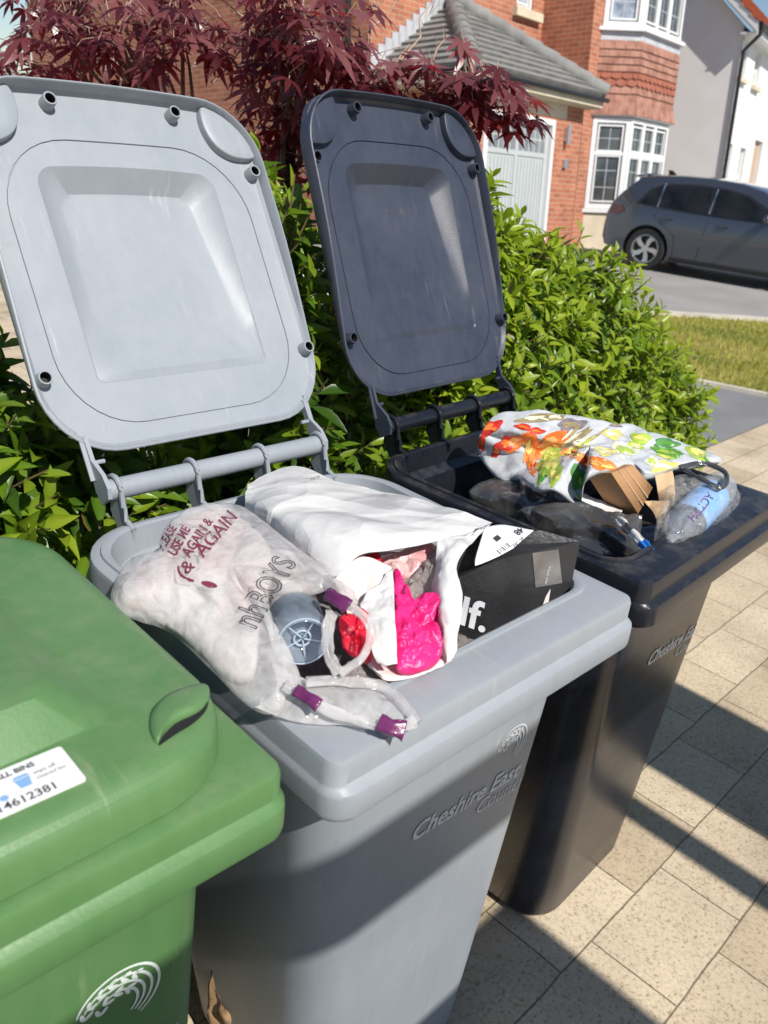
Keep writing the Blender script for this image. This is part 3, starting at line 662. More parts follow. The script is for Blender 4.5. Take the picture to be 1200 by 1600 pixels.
def window(parent, o, ax, wdt, hgt, cols, rows, m_glass, lead=True, fw=0.06, bar=0.05, name="window"):
    """framed window: frame with bars, recessed glass, leaded lines. rows = list of heights fractions"""
    o, ax = Vector(o), Vector(ax).normalized(); up = Vector((0, 0, 1)); nn = ax.cross(up)
    R3 = Matrix((ax, nn, up)).transposed()
    mb = MB(); B = lambda a0, a1, z0, z1, d0, d1: mb.box(o + ax * ((a0 + a1) / 2) + up * ((z0 + z1) / 2) + nn * ((d0 + d1) / 2), (a1 - a0, d1 - d0, z1 - z0), R3)
    B(0, fw, 0, hgt, -0.05, 0.02); B(wdt - fw, wdt, 0, hgt, -0.05, 0.02); B(fw, wdt - fw, 0, fw, -0.05, 0.018); B(fw, wdt - fw, hgt - fw, hgt, -0.05, 0.018)
    xs = [fw + (wdt - 2 * fw) * k / cols for k in range(cols + 1)]; zs = [fw] + [hgt * r for r in rows] + [hgt - fw]
    for x in xs[1:-1]: B(x - bar / 2, x + bar / 2, fw, hgt - fw, -0.048, 0.014)
    for z in zs[1:-1]: B(fw, wdt - fw, z - bar / 2, z + bar / 2, -0.046, 0.011)
    # opening sashes
    for i in range(cols):
        for j in range(len(zs) - 1):
            a0, a1, z0, z1 = xs[i] + bar * .45, xs[i + 1] - bar * .45, zs[j] + bar * .45, zs[j + 1] - bar * .45; t = 0.028
            B(a0, a0 + t, z0, z1, -0.045, 0.004); B(a1 - t, a1, z0, z1, -0.045, 0.004); B(a0 + t, a1 - t, z0, z0 + t, -0.045, 0.003); B(a0 + t, a1 - t, z1 - t, z1, -0.045, 0.003)
    f = mb.build(name, M['upvc'], parent, smooth=False)
    mb = MB(); B(fw * .5, wdt - fw * .5, fw * .5, hgt - fw * .5, -0.036, -0.03); mb.build("pane", m_glass, f, smooth=False)
    if lead:
        mb = MB()
        for i in range(cols):
            for j in range(len(zs) - 1):
                a0, a1, z0, z1 = xs[i], xs[i + 1], zs[j], zs[j + 1]; nx = max(2, round((a1 - a0) / 0.22)); nz = max(2, round((z1 - z0) / 0.3))
                for k in range(1, nx): x = a0 + (a1 - a0) * k / nx; B(x - .006, x + .006, z0 + .02, z1 - .02, -0.0298, -0.026)
                for k in range(1, nz): z = z0 + (z1 - z0) * k / nz; B(a0 + .02, a1 - .02, z - .006, z + .006, -0.0298, -0.027)
        mb.build("leaded_bars", M['lead'], f, smooth=False)
    return f
window(house, (13.62, 9.06, 3.24), S_, 0.52, 1.1, 1, [0.5], M['curtain_glass'], False)
mb = MB(); mb.box2((13.5, 8.90, 3.10), (14.34, 9.05, 3.235)); mb.build("window_sill", M['cill'], house, smooth=False)
# bay: left cant, front, right cant, on two floors
b0, b1, b2, b3 = Vector((14.83, 8.0, 0)), Vector((15.31, 7.5, 0)), Vector((16.90, 7.5, 0)), Vector((17.38, 8.0, 0))
def seg(p, q, z0): return (p + Vector((0, 0, z0))), (q - p), (q - p).length
for z0, hgt, rows, g in ((0.09, 1.53, [0.615], M['glass']), (3.04, 1.1, [], M['curtain_glass'])):
    for (p, q, cols, kind) in ((b0, b1, 1, 0), (b1, b2, 3, 1), (b2, b3, 1, 0)):
        o, ax, wd = seg(p, q, z0); window(house, o, ax, wd, hgt, cols, rows, g if kind == 0 else M['glass'], True, 0.085 if kind == 0 else 0.07, 0.09 if kind else 0.06)
def bayring(k, z, d=0.0):
    c = [b0 + Vector((-d * 1.2, 0.01, 0)), b1 + Vector((-d * .5, -d, 0)), b2 + Vector((d * .5, -d, 0)), b3 + Vector((d * 1.2, 0.01, 0))]
    return [p + Vector((0, 0, z)) for p in c]
mb = MB(); mb.loft([bayring(0, 2.98, .10), bayring(0, 3.035, .10)], True, True, closed=True); mb.build("window_sill", M['upvc'], house, smooth=False)
mb = MB(); mb.loft([bayring(0, 0.02, .05), bayring(0, 0.085, .05)], True, True); mb.build("window_sill", M['upvc'], house, smooth=False)
mb = MB(); mb.loft([bayring(0, -1.4, .0), bayring(0, 0.018, .0)], True, True); bp = mb.build("bay_plinth", M['cill'], house, smooth=False)
mb = MB(); mb.loft([bayring(0, 2.80, .03), bayring(0, 2.978, .02)], False, True); mb.build("flashing", M['lead'], house, smooth=False)
# hung tiles: overlapping courses, two scalloped
rt_ = random.Random(3)
mb = MB(); NC = 10
for k in range(NC):
    z0 = 1.66 + (2.82 - 1.66) * k / NC; z1 = z0 + 0.15; d0 = 0.055 + (0.05 if k == 0 else 0.02 if k == 1 else 0); mi = 1 if k in (4, 5) else 0
    R0 = bayring(0, z0, d0); R1 = bayring(0, z1, d0 - 0.03)
    for i in range(3):
        n_ = max(3, int((R0[i + 1] - R0[i]).length / 0.165)); off = 0.5 * (k % 2)
        for j in range(-1, n_ + 1):
            f0, f1 = (j + off) / n_, (j + 1 + off) / n_
            f0, f1 = max(0, f0), min(1, f1)
            if f1 - f0 < 0.02: continue
            g = 0.003
            A, B_ = R0[i].lerp(R0[i + 1], f0), R0[i].lerp(R0[i + 1], f1); C_, D_ = R1[i].lerp(R1[i + 1], f1), R1[i].lerp(R1[i + 1], f0)
            e = (B_ - A).normalized() * g; jz = Vector((0, 0, rt_.uniform(-.004, .004))); nn = (B_ - A).cross(Vector((0, 0, 1))).normalized() * 0.012
            A, B_, C_, D_ = A + e + jz, B_ - e + jz, C_ - e, D_ + e
            if mi:
                arc = [A.lerp(B_, q) + Vector((0, 0, -0.035 * math.sin(math.pi * q))) + Vector((0, 0, 0.03)) for q in (0, .15, .3, .5, .7, .85, 1)]
                mb.add(arc + [C_, D_], [tuple(range(9))], 1); mb.add(arc + [p - nn for p in arc], [(q, q + 7, q + 8, q + 1) for q in range(6)], 1)
            else:
                mb.add([A, B_, C_, D_, A - nn, B_ - nn], [(0, 1, 2, 3), (0, 4, 5, 1)])
mb.build("tile_hanging", [M['hang'], M['hang2']], house, smooth=False, fix=False)
mb = MB(); mb.loft([bayring(0, 1.63, .0), bayring(0, 2.84, .0)], True, True); mb.build("bay_core", M['hang'], house, smooth=False)
mb = MB(); mb.loft([bayring(0, 1.635, .07), bayring(0, 1.66, .09)], True, True); mb.build("bay_soffit", M['upvc'], house, smooth=False)
# first floor head so the upper bay is closed
mb = MB(); mb.loft([bayring(0, 4.141, .1), bayring(0, 4.4, .1)], True, True); mb.build("bay_roof", M['lead'], house, smooth=False)
# lamp and box on the pier, black pipe on the shaded wall
mb = MB(); mb.box((13.02, 7.46, 1.18), (0.07, 0.07, 0.20)); mb.tube([(13.02, 7.43, 1.04), (13.02, 7.43, 1.32)], 0.035, 12); mb.build("wall_lamp", M['lamp'], house)
mb = MB(); mb.box((13.07, 7.48, 0.75), (0.11, 0.05, 0.13)); mb.build("meter_box", M['lamp'], house, smooth=False)
mb = MB(); mb.tube([(9.87, 9.36, GZ), (9.87, 9.36, 4.7)], 0.04, 8); mb.build("downpipe", M['gutter'], house)

# rendered neighbour house
rh_ = empty("rendered_house", "pale rendered house with a black drainpipe and red tiled roof beyond the car", "house", MH @ Matrix.Translation((20.88, 7.82, 0)) @ Matrix.Rotation(rad(7), 4, 'Z') @ Matrix.Translation((-20.88, -7.82, 0)))
SB, TB, EV = 20.88, 7.82, 3.97
mb = MB(); gl = [(SB, TB, GZ), (SB, TB, EV), (SB, 12.0, EV + 4.05), (SB, 16.2, EV), (SB, 16.2, GZ)]
mb.prism(gl, (0.25, 0, 0))
mb.build("gable_wall", M['render'], rh_, smooth=False, fix=False)
mb = MB(); wall(mb, (SB, TB, GZ), S_, U_, 9, EV - GZ, [(0.10, 0.72, 2.98 - GZ, 3.72 - GZ), (0.06, 0.66, 0.3 - GZ, 1.62 - GZ), (1.55, 2.15, 2.98 - GZ, 3.72 - GZ), (1.5, 2.1, 0.3 - GZ, 1.62 - GZ), (2.95, 3.9, 0.0, 1.9 - GZ)], 0.18)
mb.box2((SB + 8.8, TB, GZ), (SB + 9, 16.2, EV)); mb.box2((SB + .26, 16.0, GZ), (SB + 8.79, 16.2, EV))
mb.build("wall", M['render_w'], rh_, smooth=False, fix=False)
for x0, z0, hg in ((0.10, 2.98, 0.74), (0.06, 0.3, 1.32), (1.55, 2.98, .74), (1.5, .3, 1.32)):
    window(rh_, (SB + x0, TB + 0.10, z0), S_, 0.60, hg, 2, [0.5], M['glass'], False, 0.05, 0.045)
    mb = MB(); mb.box2((SB + x0 - .06, TB - 0.09, z0 - .09), (SB + x0 + .68, TB + .02, z0 - 0.004)); mb.build("window_sill", M['cill'], rh_, smooth=False)
mb = MB(); mb.box2((SB + 2.95, TB + .1, GZ), (SB + 3.9, TB + .16, 1.9)); mb.build("door", M['brick'], rh_, smooth=False); box_uv(rh_.children[-1])
mb = MB()
n_ = 22; V0 = Vector((SB - 0.32, TB - 0.34, EV - 0.02)); V1 = Vector((SB - 0.32, 12.0, EV + 4.28))
for k in range(n_):
    p, q = V0.lerp(V1, k / n_), V0.lerp(V1, (k + 1) / n_); up_ = Vector((0, -.03, .03))
    mb.add([p + up_, p + up_ + S_ * 9.6, q + S_ * 9.6, q, p, p + S_ * 9.6], [(0, 1, 2, 3), (0, 4, 5, 1)])
mb.add([V1, V1 + S_ * 9.6, Vector((SB + 9.3, 16.6, EV)), Vector((SB - .32, 16.6, EV))], [(0, 1, 2, 3)])
mb.build("roof", M['redtile'], rh_, smooth=False, fix=False)
mb = MB()
for dx, dz in ((0.0, 0),):
    a_ = [(SB - .30, TB - .36, EV - .20), (SB - .30, TB - .36, EV - .02), (SB - .30, 12, EV + 4.24), (SB - .30, 12, EV + 3.98)]
    mb.prism(a_, (0.035, 0, 0))
    mb.prism([(SB - .265, TB - .34, EV - .19), (SB - .265, 12, EV + 4.0), (SB - .265, 12, EV + 3.97), (SB - .265, TB - .34, EV - .22)], (0.265, 0, 0))
mb.build("bargeboard", M['upvc'], rh_, smooth=False)
mb = MB(); mb.box2((SB - .26, TB - .33, EV - .2), (SB + 9.2, TB - .30, EV - .03)); mb.box2((SB - .26, TB - .298, EV - .2), (SB + 9.2, TB, EV - .17)); mb.build("fascia", M['upvc'], rh_, smooth=False)
mb = MB(); mb.tube([(SB - .3, TB - .40, EV - .04), (SB + 9.3, TB - .40, EV - .04)], 0.055, 10)
mb.tube([(SB - .12, TB - .40, EV - .06), (SB - .12, TB - .38, EV - .22), (SB - .03, TB - .07, EV - .50), (SB - .03, TB - .06, GZ)], 0.042, 10); mb.build("gutter", M['gutter'], rh_)

fh = empty("grey_roofed_house", "far house at the left edge, only its grey tiled roof showing", "house", MH)
mb = MB(); mb.box2((2.5, 25.0, -1.5), (13.25, 33, 2.3)); w_ = mb.build("wall", M['brick'], fh, smooth=False); box_uv(w_)
mb = MB(); V0, V1 = Vector((2.2, 24.6, 2.2)), Vector((2.2, 29.0, 5.6))
for k in range(24):
    p, q = V0.lerp(V1, k / 24), V0.lerp(V1, (k + 1) / 24); up_ = Vector((0, -.03, .035))
    mb.add([p + up_, p + up_ + S_ * 11.35, q + S_ * 11.35, q, p, p + S_ * 11.35], [(0, 1, 2, 3), (0, 4, 5, 1)])
mb.add([V1, V1 + S_ * 11.35, (13.55, 33.4, 2.2), (2.2, 33.4, 2.2)], [(0, 1, 2, 3)]); mb.build("roof", M['roof'], fh, smooth=False, fix=False)

# ------------------------------------------------------------------ parked hatchback (x forward, y left, z up; origin under the rear axle)
M['carpaint'] = mat("dark_grey_metallic_paint", (0.080, 0.090, 0.112), 0.22, (0.088, 0.098, 0.122), 40, metal=0.6, spec=0.6, coat=0.9)
M['carglass'] = mat("tinted_car_glass", (0.006, 0.007, 0.009), 0.03, (0.02, 0.022, 0.024), 3, spec=0.35)
M['cartrim'] = mat("black_car_trim", (0.012, 0.012, 0.013), 0.45)
M['chrome'] = mat("bright_trim", (0.6, 0.6, 0.62), 0.18, metal=1.0)
M['alloy'] = mat("machined_alloy", (0.62, 0.62, 0.63), 0.28, metal=0.85)
M['rubber'] = mat("car_tyre_rubber", (0.018, 0.018, 0.018), 0.75, bump=0.2, bscale=80)
M['tail'] = mat("red_tail_lamp", (0.09, 0.010, 0.012), 0.15, coat=0.8)
M['headl'] = mat("clear_headlamp", (0.5, 0.52, 0.55), 0.1, coat=1.0)
car = empty("parked_car", "dark grey five door hatchback parked on the road before the houses", "car",
            Matrix.Translation((12.02, 5.92, 0.005)) @ Matrix.Rotation(rad(-80), 4, 'Z') @ Matrix.Translation((0.03, 0.76, 0)) @ Matrix.Scale(0.97, 4))
WB, RW = 2.63, 0.325
def hwid(x, z):
    """half width of the body at station x, height z"""
    end = 1 - 0.16 * max(0, (-x - 0.25) / 0.6) ** 2 - 0.24 * max(0, (x - 2.5) / 1.0) ** 2
    if z < 0.32: k = 0.86 - 0.03 * (0.32 - z)
    elif z < 0.62: k = 0.86 + 0.035 * math.sin((z - 0.32) / 0.30 * math.pi / 2)
    elif z < 0.92: k = 0.895 - 0.022 * ((z - 0.62) / 0.30)
    else: k = 0.873 - 0.30 * ((z - 0.92) / 0.54) ** 1.25 * 0.85
    return k * end
top = [(-0.80, 0.62), (-0.79, 0.80), (-0.72, 0.98), (-0.60, 1.13), (-0.44, 1.30), (-0.36, 1.385), (-0.15, 1.425), (0.25, 1.455), (0.75, 1.465), (1.20, 1.44), (1.55, 1.375), (1.95, 1.20), (2.35, 0.99), (2.75, 0.93), (3.10, 0.86), (3.32, 0.74), (3.40, 0.58)]
bot_r = [(3.38, 0.34), (3.30, 0.22), (WB + 0.40, 0.20)]
def arch(cx, r=0.375, n=14): return [(cx + r * math.cos(a), 0.325 + r * math.sin(a)) for a in [math.pi * (-0.11 + 1.22 * k / n) for k in range(n + 1)]]
outl = top + bot_r + arch(WB) + [(WB - 0.40, 0.19), (0.40, 0.19)] + arch(0.0) + [(-0.42, 0.24), (-0.74, 0.30), (-0.80, 0.42)]
def sheet_side(outline, d, m, name, parent, zc=(0.3, 0.4, 0.5, 0.62, 0.75, 0.92, 1.0, 1.08, 1.16, 1.25, 1.34, 1.4), xc=(-.6, -.3, 0, .4, .8, 1.2, 1.6, 2.0, 2.4, 2.8, 3.1), side=-1):
    bm = bmesh.new(); vs = [bm.verts.new((x, 0, z)) for x, z in outline]; bm.faces.new(vs)
    for z in zc: bmesh.ops.bisect_plane(bm, geom=bm.verts[:] + bm.edges[:] + bm.faces[:], plane_co=(0, 0, z), plane_no=(0, 0, 1))
    for x in xc: bmesh.ops.bisect_plane(bm, geom=bm.verts[:] + bm.edges[:] + bm.faces[:], plane_co=(x, 0, 0), plane_no=(1, 0, 0))
    bmesh.ops.triangulate(bm, faces=bm.faces[:])
    for v in bm.verts: v.co.y = side * (hwid(v.co.x, v.co.z) + d)
    me = bpy.data.meshes.new(name); bm.to_mesh(me); bm.free(); me.materials.append(m)
    me.polygons.foreach_set("use_smooth", [True] * len(me.polygons)); me.set_sharp_from_angle(angle=rad(40))
    o = bpy.data.objects.new(name, me); COL.objects.link(o); o.parent = parent; return o
for s in (-1, 1): sheet_side(outl, 0, M['carpaint'], "body_side", car, side=s)
mb = MB(); P = [(-0.80, 0.42)] + top + bot_r
rings = [[Vector((x, -hwid(x, z) * math.cos(math.pi * k / 12), z + (0.035 if z > 1.3 else 0.012) * math.sin(math.pi * k / 12))) + Vector(((0.04 if x > 3.2 else -0.04 if x < -0.6 and z < 1.0 else 0) * math.sin(math.pi * k / 12), 0, 0)) for k in range(13)] for x, z in P]
mb.loft(rings, closed=False); mb.build("body", M['carpaint'], car, sharp=30)
mb = MB(); mb.box2((-0.5, -0.72, 0.18), (WB + 0.5, 0.72, 0.9)); mb.build("underbody", M['cartrim'], car, smooth=False)
for s in (-1, 1):
    gl = [(-0.30, 1.005), (-0.15, 1.225), (0.05, 1.33), (0.55, 1.372), (1.02, 1.362), (1.40, 1.30), (1.80, 1.11), (1.95, 1.0), (1.97, 0.955), (1.3, 0.945), (0.5, 0.955), (-0.1, 0.985)]
    sheet_side(gl, 0.004, M['cartrim'], "window_surround", car, side=s)
    for nm, q in (("side_window", [(-0.23, 1.015), (-0.11, 1.20), (0.02, 1.28), (0.045, 1.005)]), ("side_window", [(0.085, 1.003), (0.075, 1.30), (0.30, 1.338), (0.82, 1.345), (0.85, 0.968)]),
                  ("side_window", [(0.93, 0.967), (0.915, 1.343), (1.02, 1.338), (1.36, 1.275), (1.72, 1.10), (1.85, 0.985), (1.84, 0.968)])):
        sheet_side(q, 0.0075, M['carglass'], nm, car, side=s)
    for x0 in (0.06, 0.885):
        mb = MB(); mb.tube([(x0, s * (hwid(x0, z) + 0.009), z) for z in (0.98, 1.1, 1.2, 1.3, 1.34)], 0.012, 6); mb.build("window_pillar", M['chrome'], car)
    mb = MB()
    for ln in ([(0.90, .95), (0.88, .7), (0.86, .45), (0.84, .24)], [(0.20, .97), (0.02, .86), (0.16, .76), (0.44, .58), (0.46, .24)], [(2.00, .95), (2.05, .7), (2.03, .45), (1.98, .24)]):
        mb.tube([(x, s * (hwid(x, z) + 0.0005), z) for x, z in ln], 0.005, 5)
    mb.build("door_seam", M['cartrim'], car)
    for x0 in (0.17, 1.06):
        mb = MB(); z0 = 0.84 if x0 < 1 else 0.835; mb.tube([(x0 + 0.19 * k / 6, s * (hwid(x0, z0) + 0.004 + 0.024 * math.sin(math.pi * k / 6) ** .5), z0 + 0.006 * k / 6) for k in range(7)], [0.010, .016, .017, .017, .017, .016, .010], 8); mb.build("door_handle", M['carpaint'], car)
    mb = MB(); pts = [(x, s * (hwid(x, 0.25) + .006), 0.235) for x in (0.42, 1.0, 1.6, 2.2)]; mb.tube(pts, 0.035, 6); mb.build("sill", M['cartrim'], car)
    ml = [(2.62, 0.76), (2.9, 0.74), (3.22, 0.70), (3.26, 0.62), (2.98, 0.64), (2.7, 0.69)]
    sheet_side(ml, 0.006, M['headl'], "headlight", car, side=s)
    tl_ = [(-0.775, 0.80), (-0.70, 0.95), (-0.52, 0.945), (-0.46, 0.86), (-0.58, 0.79)]
    sheet_side(tl_, 0.006, M['tail'], "tail_light", car, side=s)
    mb = MB(); c = Vector((1.78, s * 1.0, 1.02)); rg_ = []
    for k in range(9):
        a = math.pi * k / 8; rg_.append([c + Vector((-0.06 * math.cos(a) * 1.2, 0.11 * math.sin(a) * math.cos(q), 0.075 * math.sin(a) * math.sin(q))) for q in [2 * math.pi * j / 12 for j in range(12)]])
    mb.loft(rg_, True, True); mb.tube([c, c + Vector((0.04, -s * 0.17, -0.05))], 0.018, 6); mb.build("wing_mirror", M['carpaint'], car)
# rear screen, spoiler, aerial fin, windscreen
mb = MB(); mb.loft([[Vector((x - 0.012, -w_ * math.cos(math.pi * k / 8), z + 0.02 * math.sin(math.pi * k / 8) + .01)) for k in range(9)] for x, z, w_ in ((-0.66, 1.07, .60), (-0.47, 1.27, .55), (-0.42, 1.33, .52))], closed=False); mb.build("rear_window", M['carglass'], car)
mb = MB(); mb.prism([(-0.54, -0.5, 1.375), (-0.30, -0.53, 1.425), (-0.30, 0.53, 1.425), (-0.54, 0.5, 1.375)], (0, 0, 0.03)); mb.build("spoiler", M['carpaint'], car)
mb = MB(); mb.prism([(-0.15, -0.012, 1.46), (-0.02, -0.012, 1.47), (-0.10, -0.012, 1.53), (-0.17, -0.012, 1.535)], (0, 0.024, 0)); mb.build("roof_aerial", M['cartrim'], car)
mb = MB(); mb.loft([[Vector((x, -w_ * math.cos(math.pi * k / 8), z + 0.035 * math.sin(math.pi * k / 8) + .008)) for k in range(9)] for x, z, w_ in ((2.30, 1.02, .68), (1.95, 1.20, .62), (1.62, 1.35, .55))], closed=False); mb.build("windscreen", M['carglass'], car)
for cx in (0.0, WB):
    for s in (-1, 1):
        wh = empty("wheel", None, None); wh.parent = car; wh.location = (cx, s * 0.80, RW)
        ang = [2 * math.pi * k / 40 for k in range(40)]
        C_ = lambda r, y: [Vector((r * math.cos(a), s * y, r * math.sin(a))) for a in ang]
        mb = MB(); mb.loft([C_(0.215, 0.055), C_(0.235, 0.075), C_(0.30, 0.078), C_(0.322, 0.055), C_(0.325, 0.0), C_(0.32, -0.09), C_(0.22, -0.1)]); mb.build("tyre", M['rubber'], wh)
        mb = MB(); mb.loft([C_(0.222, 0.072), C_(0.212, 0.074), C_(0.204, 0.04), C_(0.20, -0.05)]); mb.loft([C_(0.055, 0.03), C_(0.05, 0.055), C_(0.01, 0.058)], False, True)
        for k in range(5):
            a0 = 2 * math.pi * k / 5
            def pp(r, da, y): return Vector((r * math.cos(a0 + da * s), s * y, r * math.sin(a0 + da * s)))
            o1 = [pp(0.04, -.5, .05), pp(0.12, -0.28, .056), pp(0.205, -0.05, .064), pp(0.208, 0.42, .064), pp(0.15, 0.30, .056), pp(0.05, 0.6, .05)]
            mb.loft([o1, [p - Vector((0, s * .03, 0)) for p in o1]], True, True)
        mb.build("rim", M['alloy'], wh, sharp=30)
        mb = MB(); mb.loft([C_(0.205, -0.02), C_(0.01, -0.02)], False, True); mb.build("brake_disc", M['cartrim'], wh)

# ------------------------------------------------------------------ planting
M['laurel'] = leafmat("laurel_leaf", (0.026, 0.075, 0.010), (0.110, 0.215, 0.015), (0.32, 0.42, 0.026), 0.34, 0.42, (0.26, 0.42, 0.02), (0.20, 0.12, 0.03))
M['laurel2'] = leafmat("pale_hedge_leaf", (0.030, 0.080, 0.010), (0.140, 0.250, 0.018), (0.36, 0.45, 0.032), 0.36, 0.42, (0.36, 0.50, 0.025), (0.24, 0.16, 0.04))
M['stem'] = mat("green_brown_stem", (0.10, 0.085, 0.035), 0.8, (0.16, 0.12, 0.05), 30)
M['twig'] = mat("pale_twig", (0.34, 0.22, 0.16), 0.85, (0.46, 0.33, 0.25), 20)
M['bark'] = mat("maple_bark", (0.10, 0.045, 0.040), 0.85, (0.20, 0.12, 0.09), 14, 0.4, 60)
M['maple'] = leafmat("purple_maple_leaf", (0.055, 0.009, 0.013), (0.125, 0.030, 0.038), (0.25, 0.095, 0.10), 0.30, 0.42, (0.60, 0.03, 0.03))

class Leaves:
    def __init__(s): s.v = []; s.f = []; s.t = []
    def add(s, P, ax, nrm, ln, wd, tone, droop, fold=0.28):
        ax = ax.normalized(); sd_ = ax.cross(nrm)
        if sd_.length < 1e-4: sd_ = ax.cross(Vector((.3, .5, .8)))
        sd_.normalize(); nn = sd_.cross(ax).normalized(); o = len(s.v)
        prof = ((0.0, 0.05), (0.14, 0.52), (0.36, 0.98), (0.60, 0.88), (0.84, 0.42), (1.0, 0.0))
        for t, w_ in prof:
            c = P + ax * (ln * t) - nn * (droop * ln * t * t)
            h = wd * w_ / 2
            s.v += [c + sd_ * h + nn * (h * fold * 2), c, c - sd_ * h + nn * (h * fold * 2)]
            s.t += [tone, min(1, tone + 0.12), tone]
        for k in range(len(prof) - 1):
            a = o + 3 * k; s.f += [(a, a + 1, a + 4, a + 3), (a + 1, a + 2, a + 5, a + 4)]
    def poly(s, P, ax, nrm, pts, tone, curl):
        ax = ax.normalized(); sd_ = ax.cross(nrm).normalized(); nn = sd_.cross(ax).normalized(); o = len(s.v)
        for x, y in pts:
            s.v.append(P + ax * y + sd_ * x - nn * (curl * (x * x * 1.2 + max(0, y) ** 2) / 0.08)); s.t.append(tone)
        return o
    def build(s, name, m, parent=None):
        me = bpy.data.meshes.new(name); me.from_pydata([tuple(v) for v in s.v], [], s.f); me.materials.append(m)
        me.attributes.new("tone", 'FLOAT', 'POINT').data.foreach_set("value", s.t)
        me.polygons.foreach_set("use_smooth", [True] * len(me.polygons))
        o = bpy.data.objects.new(name, me); COL.objects.link(o)
        if parent: o.parent = parent
        return o

def axis0(ax, ln): return ax.normalized() * ln * .9
def hits_lid(p):
    """leaf point that would poke through one of the standing lids"""
    q = p - Vector((0, HY, HZ)); 
    if abs(q.x) < 0.285 and -.02 < q.z < 0.58 and q.y < 0.63 * q.z + 0.05: return True
    q = MBK.inverted() @ p - Vector((0, HY, HZ))
    return abs(q.x) < 0.262 and -.02 < q.z < 0.62 and abs(q.y - 0.435 * q.z) < 0.05
def shoot(lv, st, r, base, tip, n, ln, wd, tone0, r0):
    """one leafy shoot: a stem with spiralled leaves, younger and lighter to the tip"""
    d = (tip - base); L_ = d.length; d.normalize()
    a = d.cross(Vector((r.uniform(-1, 1), r.uniform(-1, 1), .3))).normalized(); b = d.cross(a)
    st.tube([base, base.lerp(tip, .5) + a * L_ * .04, tip], [0.0035, 0.0026, 0.0014], 5, False)
    ph = r.uniform(0, 6.28)
    for i in range(n):
        t = 0.15 + 0.85 * (i + r.uniform(-.2, .2)) / n; t = max(0, min(1, t)); ph += 2.4 + r.uniform(-.3, .3)
        out = a * math.cos(ph) + b * math.sin(ph); k = t ** 2
        ax = out * (1.0 - 0.45 * k) + d * (0.25 + 0.8 * k) + Vector((r.gauss(0, .12), r.gauss(0, .12), r.gauss(0, .12) - 0.10))
        nrm = (d * 1.0 - out * 0.35 + Vector((0, -0.15, 0.55)))
        sz = (0.66 + 0.45 * math.sin(math.pi * min(1, t * .9 + .1))) * r.uniform(.65, 1.25)
        pw = base.lerp(tip, t) + axis0(ax, ln) + r0
        if hits_lid(pw) or hits_lid(pw - axis0(ax, ln) * .5): continue
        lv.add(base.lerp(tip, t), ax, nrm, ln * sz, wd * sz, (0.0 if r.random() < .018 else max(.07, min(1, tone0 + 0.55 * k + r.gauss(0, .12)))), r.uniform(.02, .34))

def shrub(name, label, blobs, n, ln, wd, seed, m, lean=(0, -0.25, 0.9), root=None, back=0.25, tone=0.22, nleaf=9, sl=(0.11, 0.2), keep=None):
    r = random.Random(seed); e = empty(name, label, "shrub", Matrix.Translation(root), None)
    lv, st = Leaves(), MB(); R0 = Vector(root)
    vol = [b[1].x * b[1].y + b[1].x * b[1].z + b[1].y * b[1].z for b in blobs]; tot = sum(vol); made = 0; tries = 0
    while made < n and tries < n * 30:
        tries += 1
        q = r.uniform(0, tot); bi = 0
        while q > vol[bi]: q -= vol[bi]; bi += 1
        c, sz = blobs[bi]
        v = Vector((r.gauss(0, 1), r.gauss(0, 1), r.gauss(0, 1))).normalized()
        if v.y > 0.55 and r.random() > back: continue
        if v.z < -0.5: continue
        rr = r.uniform(0.80, 1.04) if r.random() < .75 else r.uniform(.45, .8)
        P = Vector((c.x + v.x * sz.x * rr, c.y + v.y * sz.y * rr, c.z + v.z * sz.z * rr))
        if P.z < 0.03: continue
        inside = False
        for j, (c2, s2) in enumerate(blobs):
            if j != bi and ((P.x - c2.x) / s2.x) ** 2 + ((P.y - c2.y) / s2.y) ** 2 + ((P.z - c2.z) / s2.z) ** 2 < 0.55: inside = True
        if inside: continue
        if keep and not keep(P): continue
        d = (v * 0.75 + Vector(lean) * 0.75 + Vector((r.gauss(0, .22), r.gauss(0, .22), r.gauss(0, .2)))).normalized()
        l_ = r.uniform(*sl); base = P - d * l_
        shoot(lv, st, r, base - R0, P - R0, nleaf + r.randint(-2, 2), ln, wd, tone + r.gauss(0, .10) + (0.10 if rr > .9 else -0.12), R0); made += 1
    # woody framework
    wd_ = MB()
    for k in range(9):
        c, sz = blobs[k % len(blobs)]
        tp = Vector((c.x + r.uniform(-.7, .7) * sz.x, c.y + r.uniform(-.5, .5) * sz.y, c.z + r.uniform(.0, .6) * sz.z)) - R0
        bs = Vector((r.uniform(-.12, .12), r.uniform(-.08, .08), 0)); mid = bs.lerp(tp, .5) + Vector((r.uniform(-.06, .06), r.uniform(-.06, .06), .05))
        wd_.tube([bs, bs.lerp(mid, .5) + Vector((.01, .01, .03)), mid, tp], [0.013, 0.010, 0.007, 0.003], 6)
        for q in range(5):
            s0 = mid.lerp(tp, r.uniform(0, .8)); wd_.tube([s0, s0 + Vector((r.uniform(-.16, .16), r.uniform(-.14, .14), r.uniform(.02, .2)))], [0.005, 0.002], 5)
    lv.build("foliage", m, e); st.build("shoots", M['stem'], e, fix=False); wd_.build("branches", M['stem'], e)
    return e
V = Vector
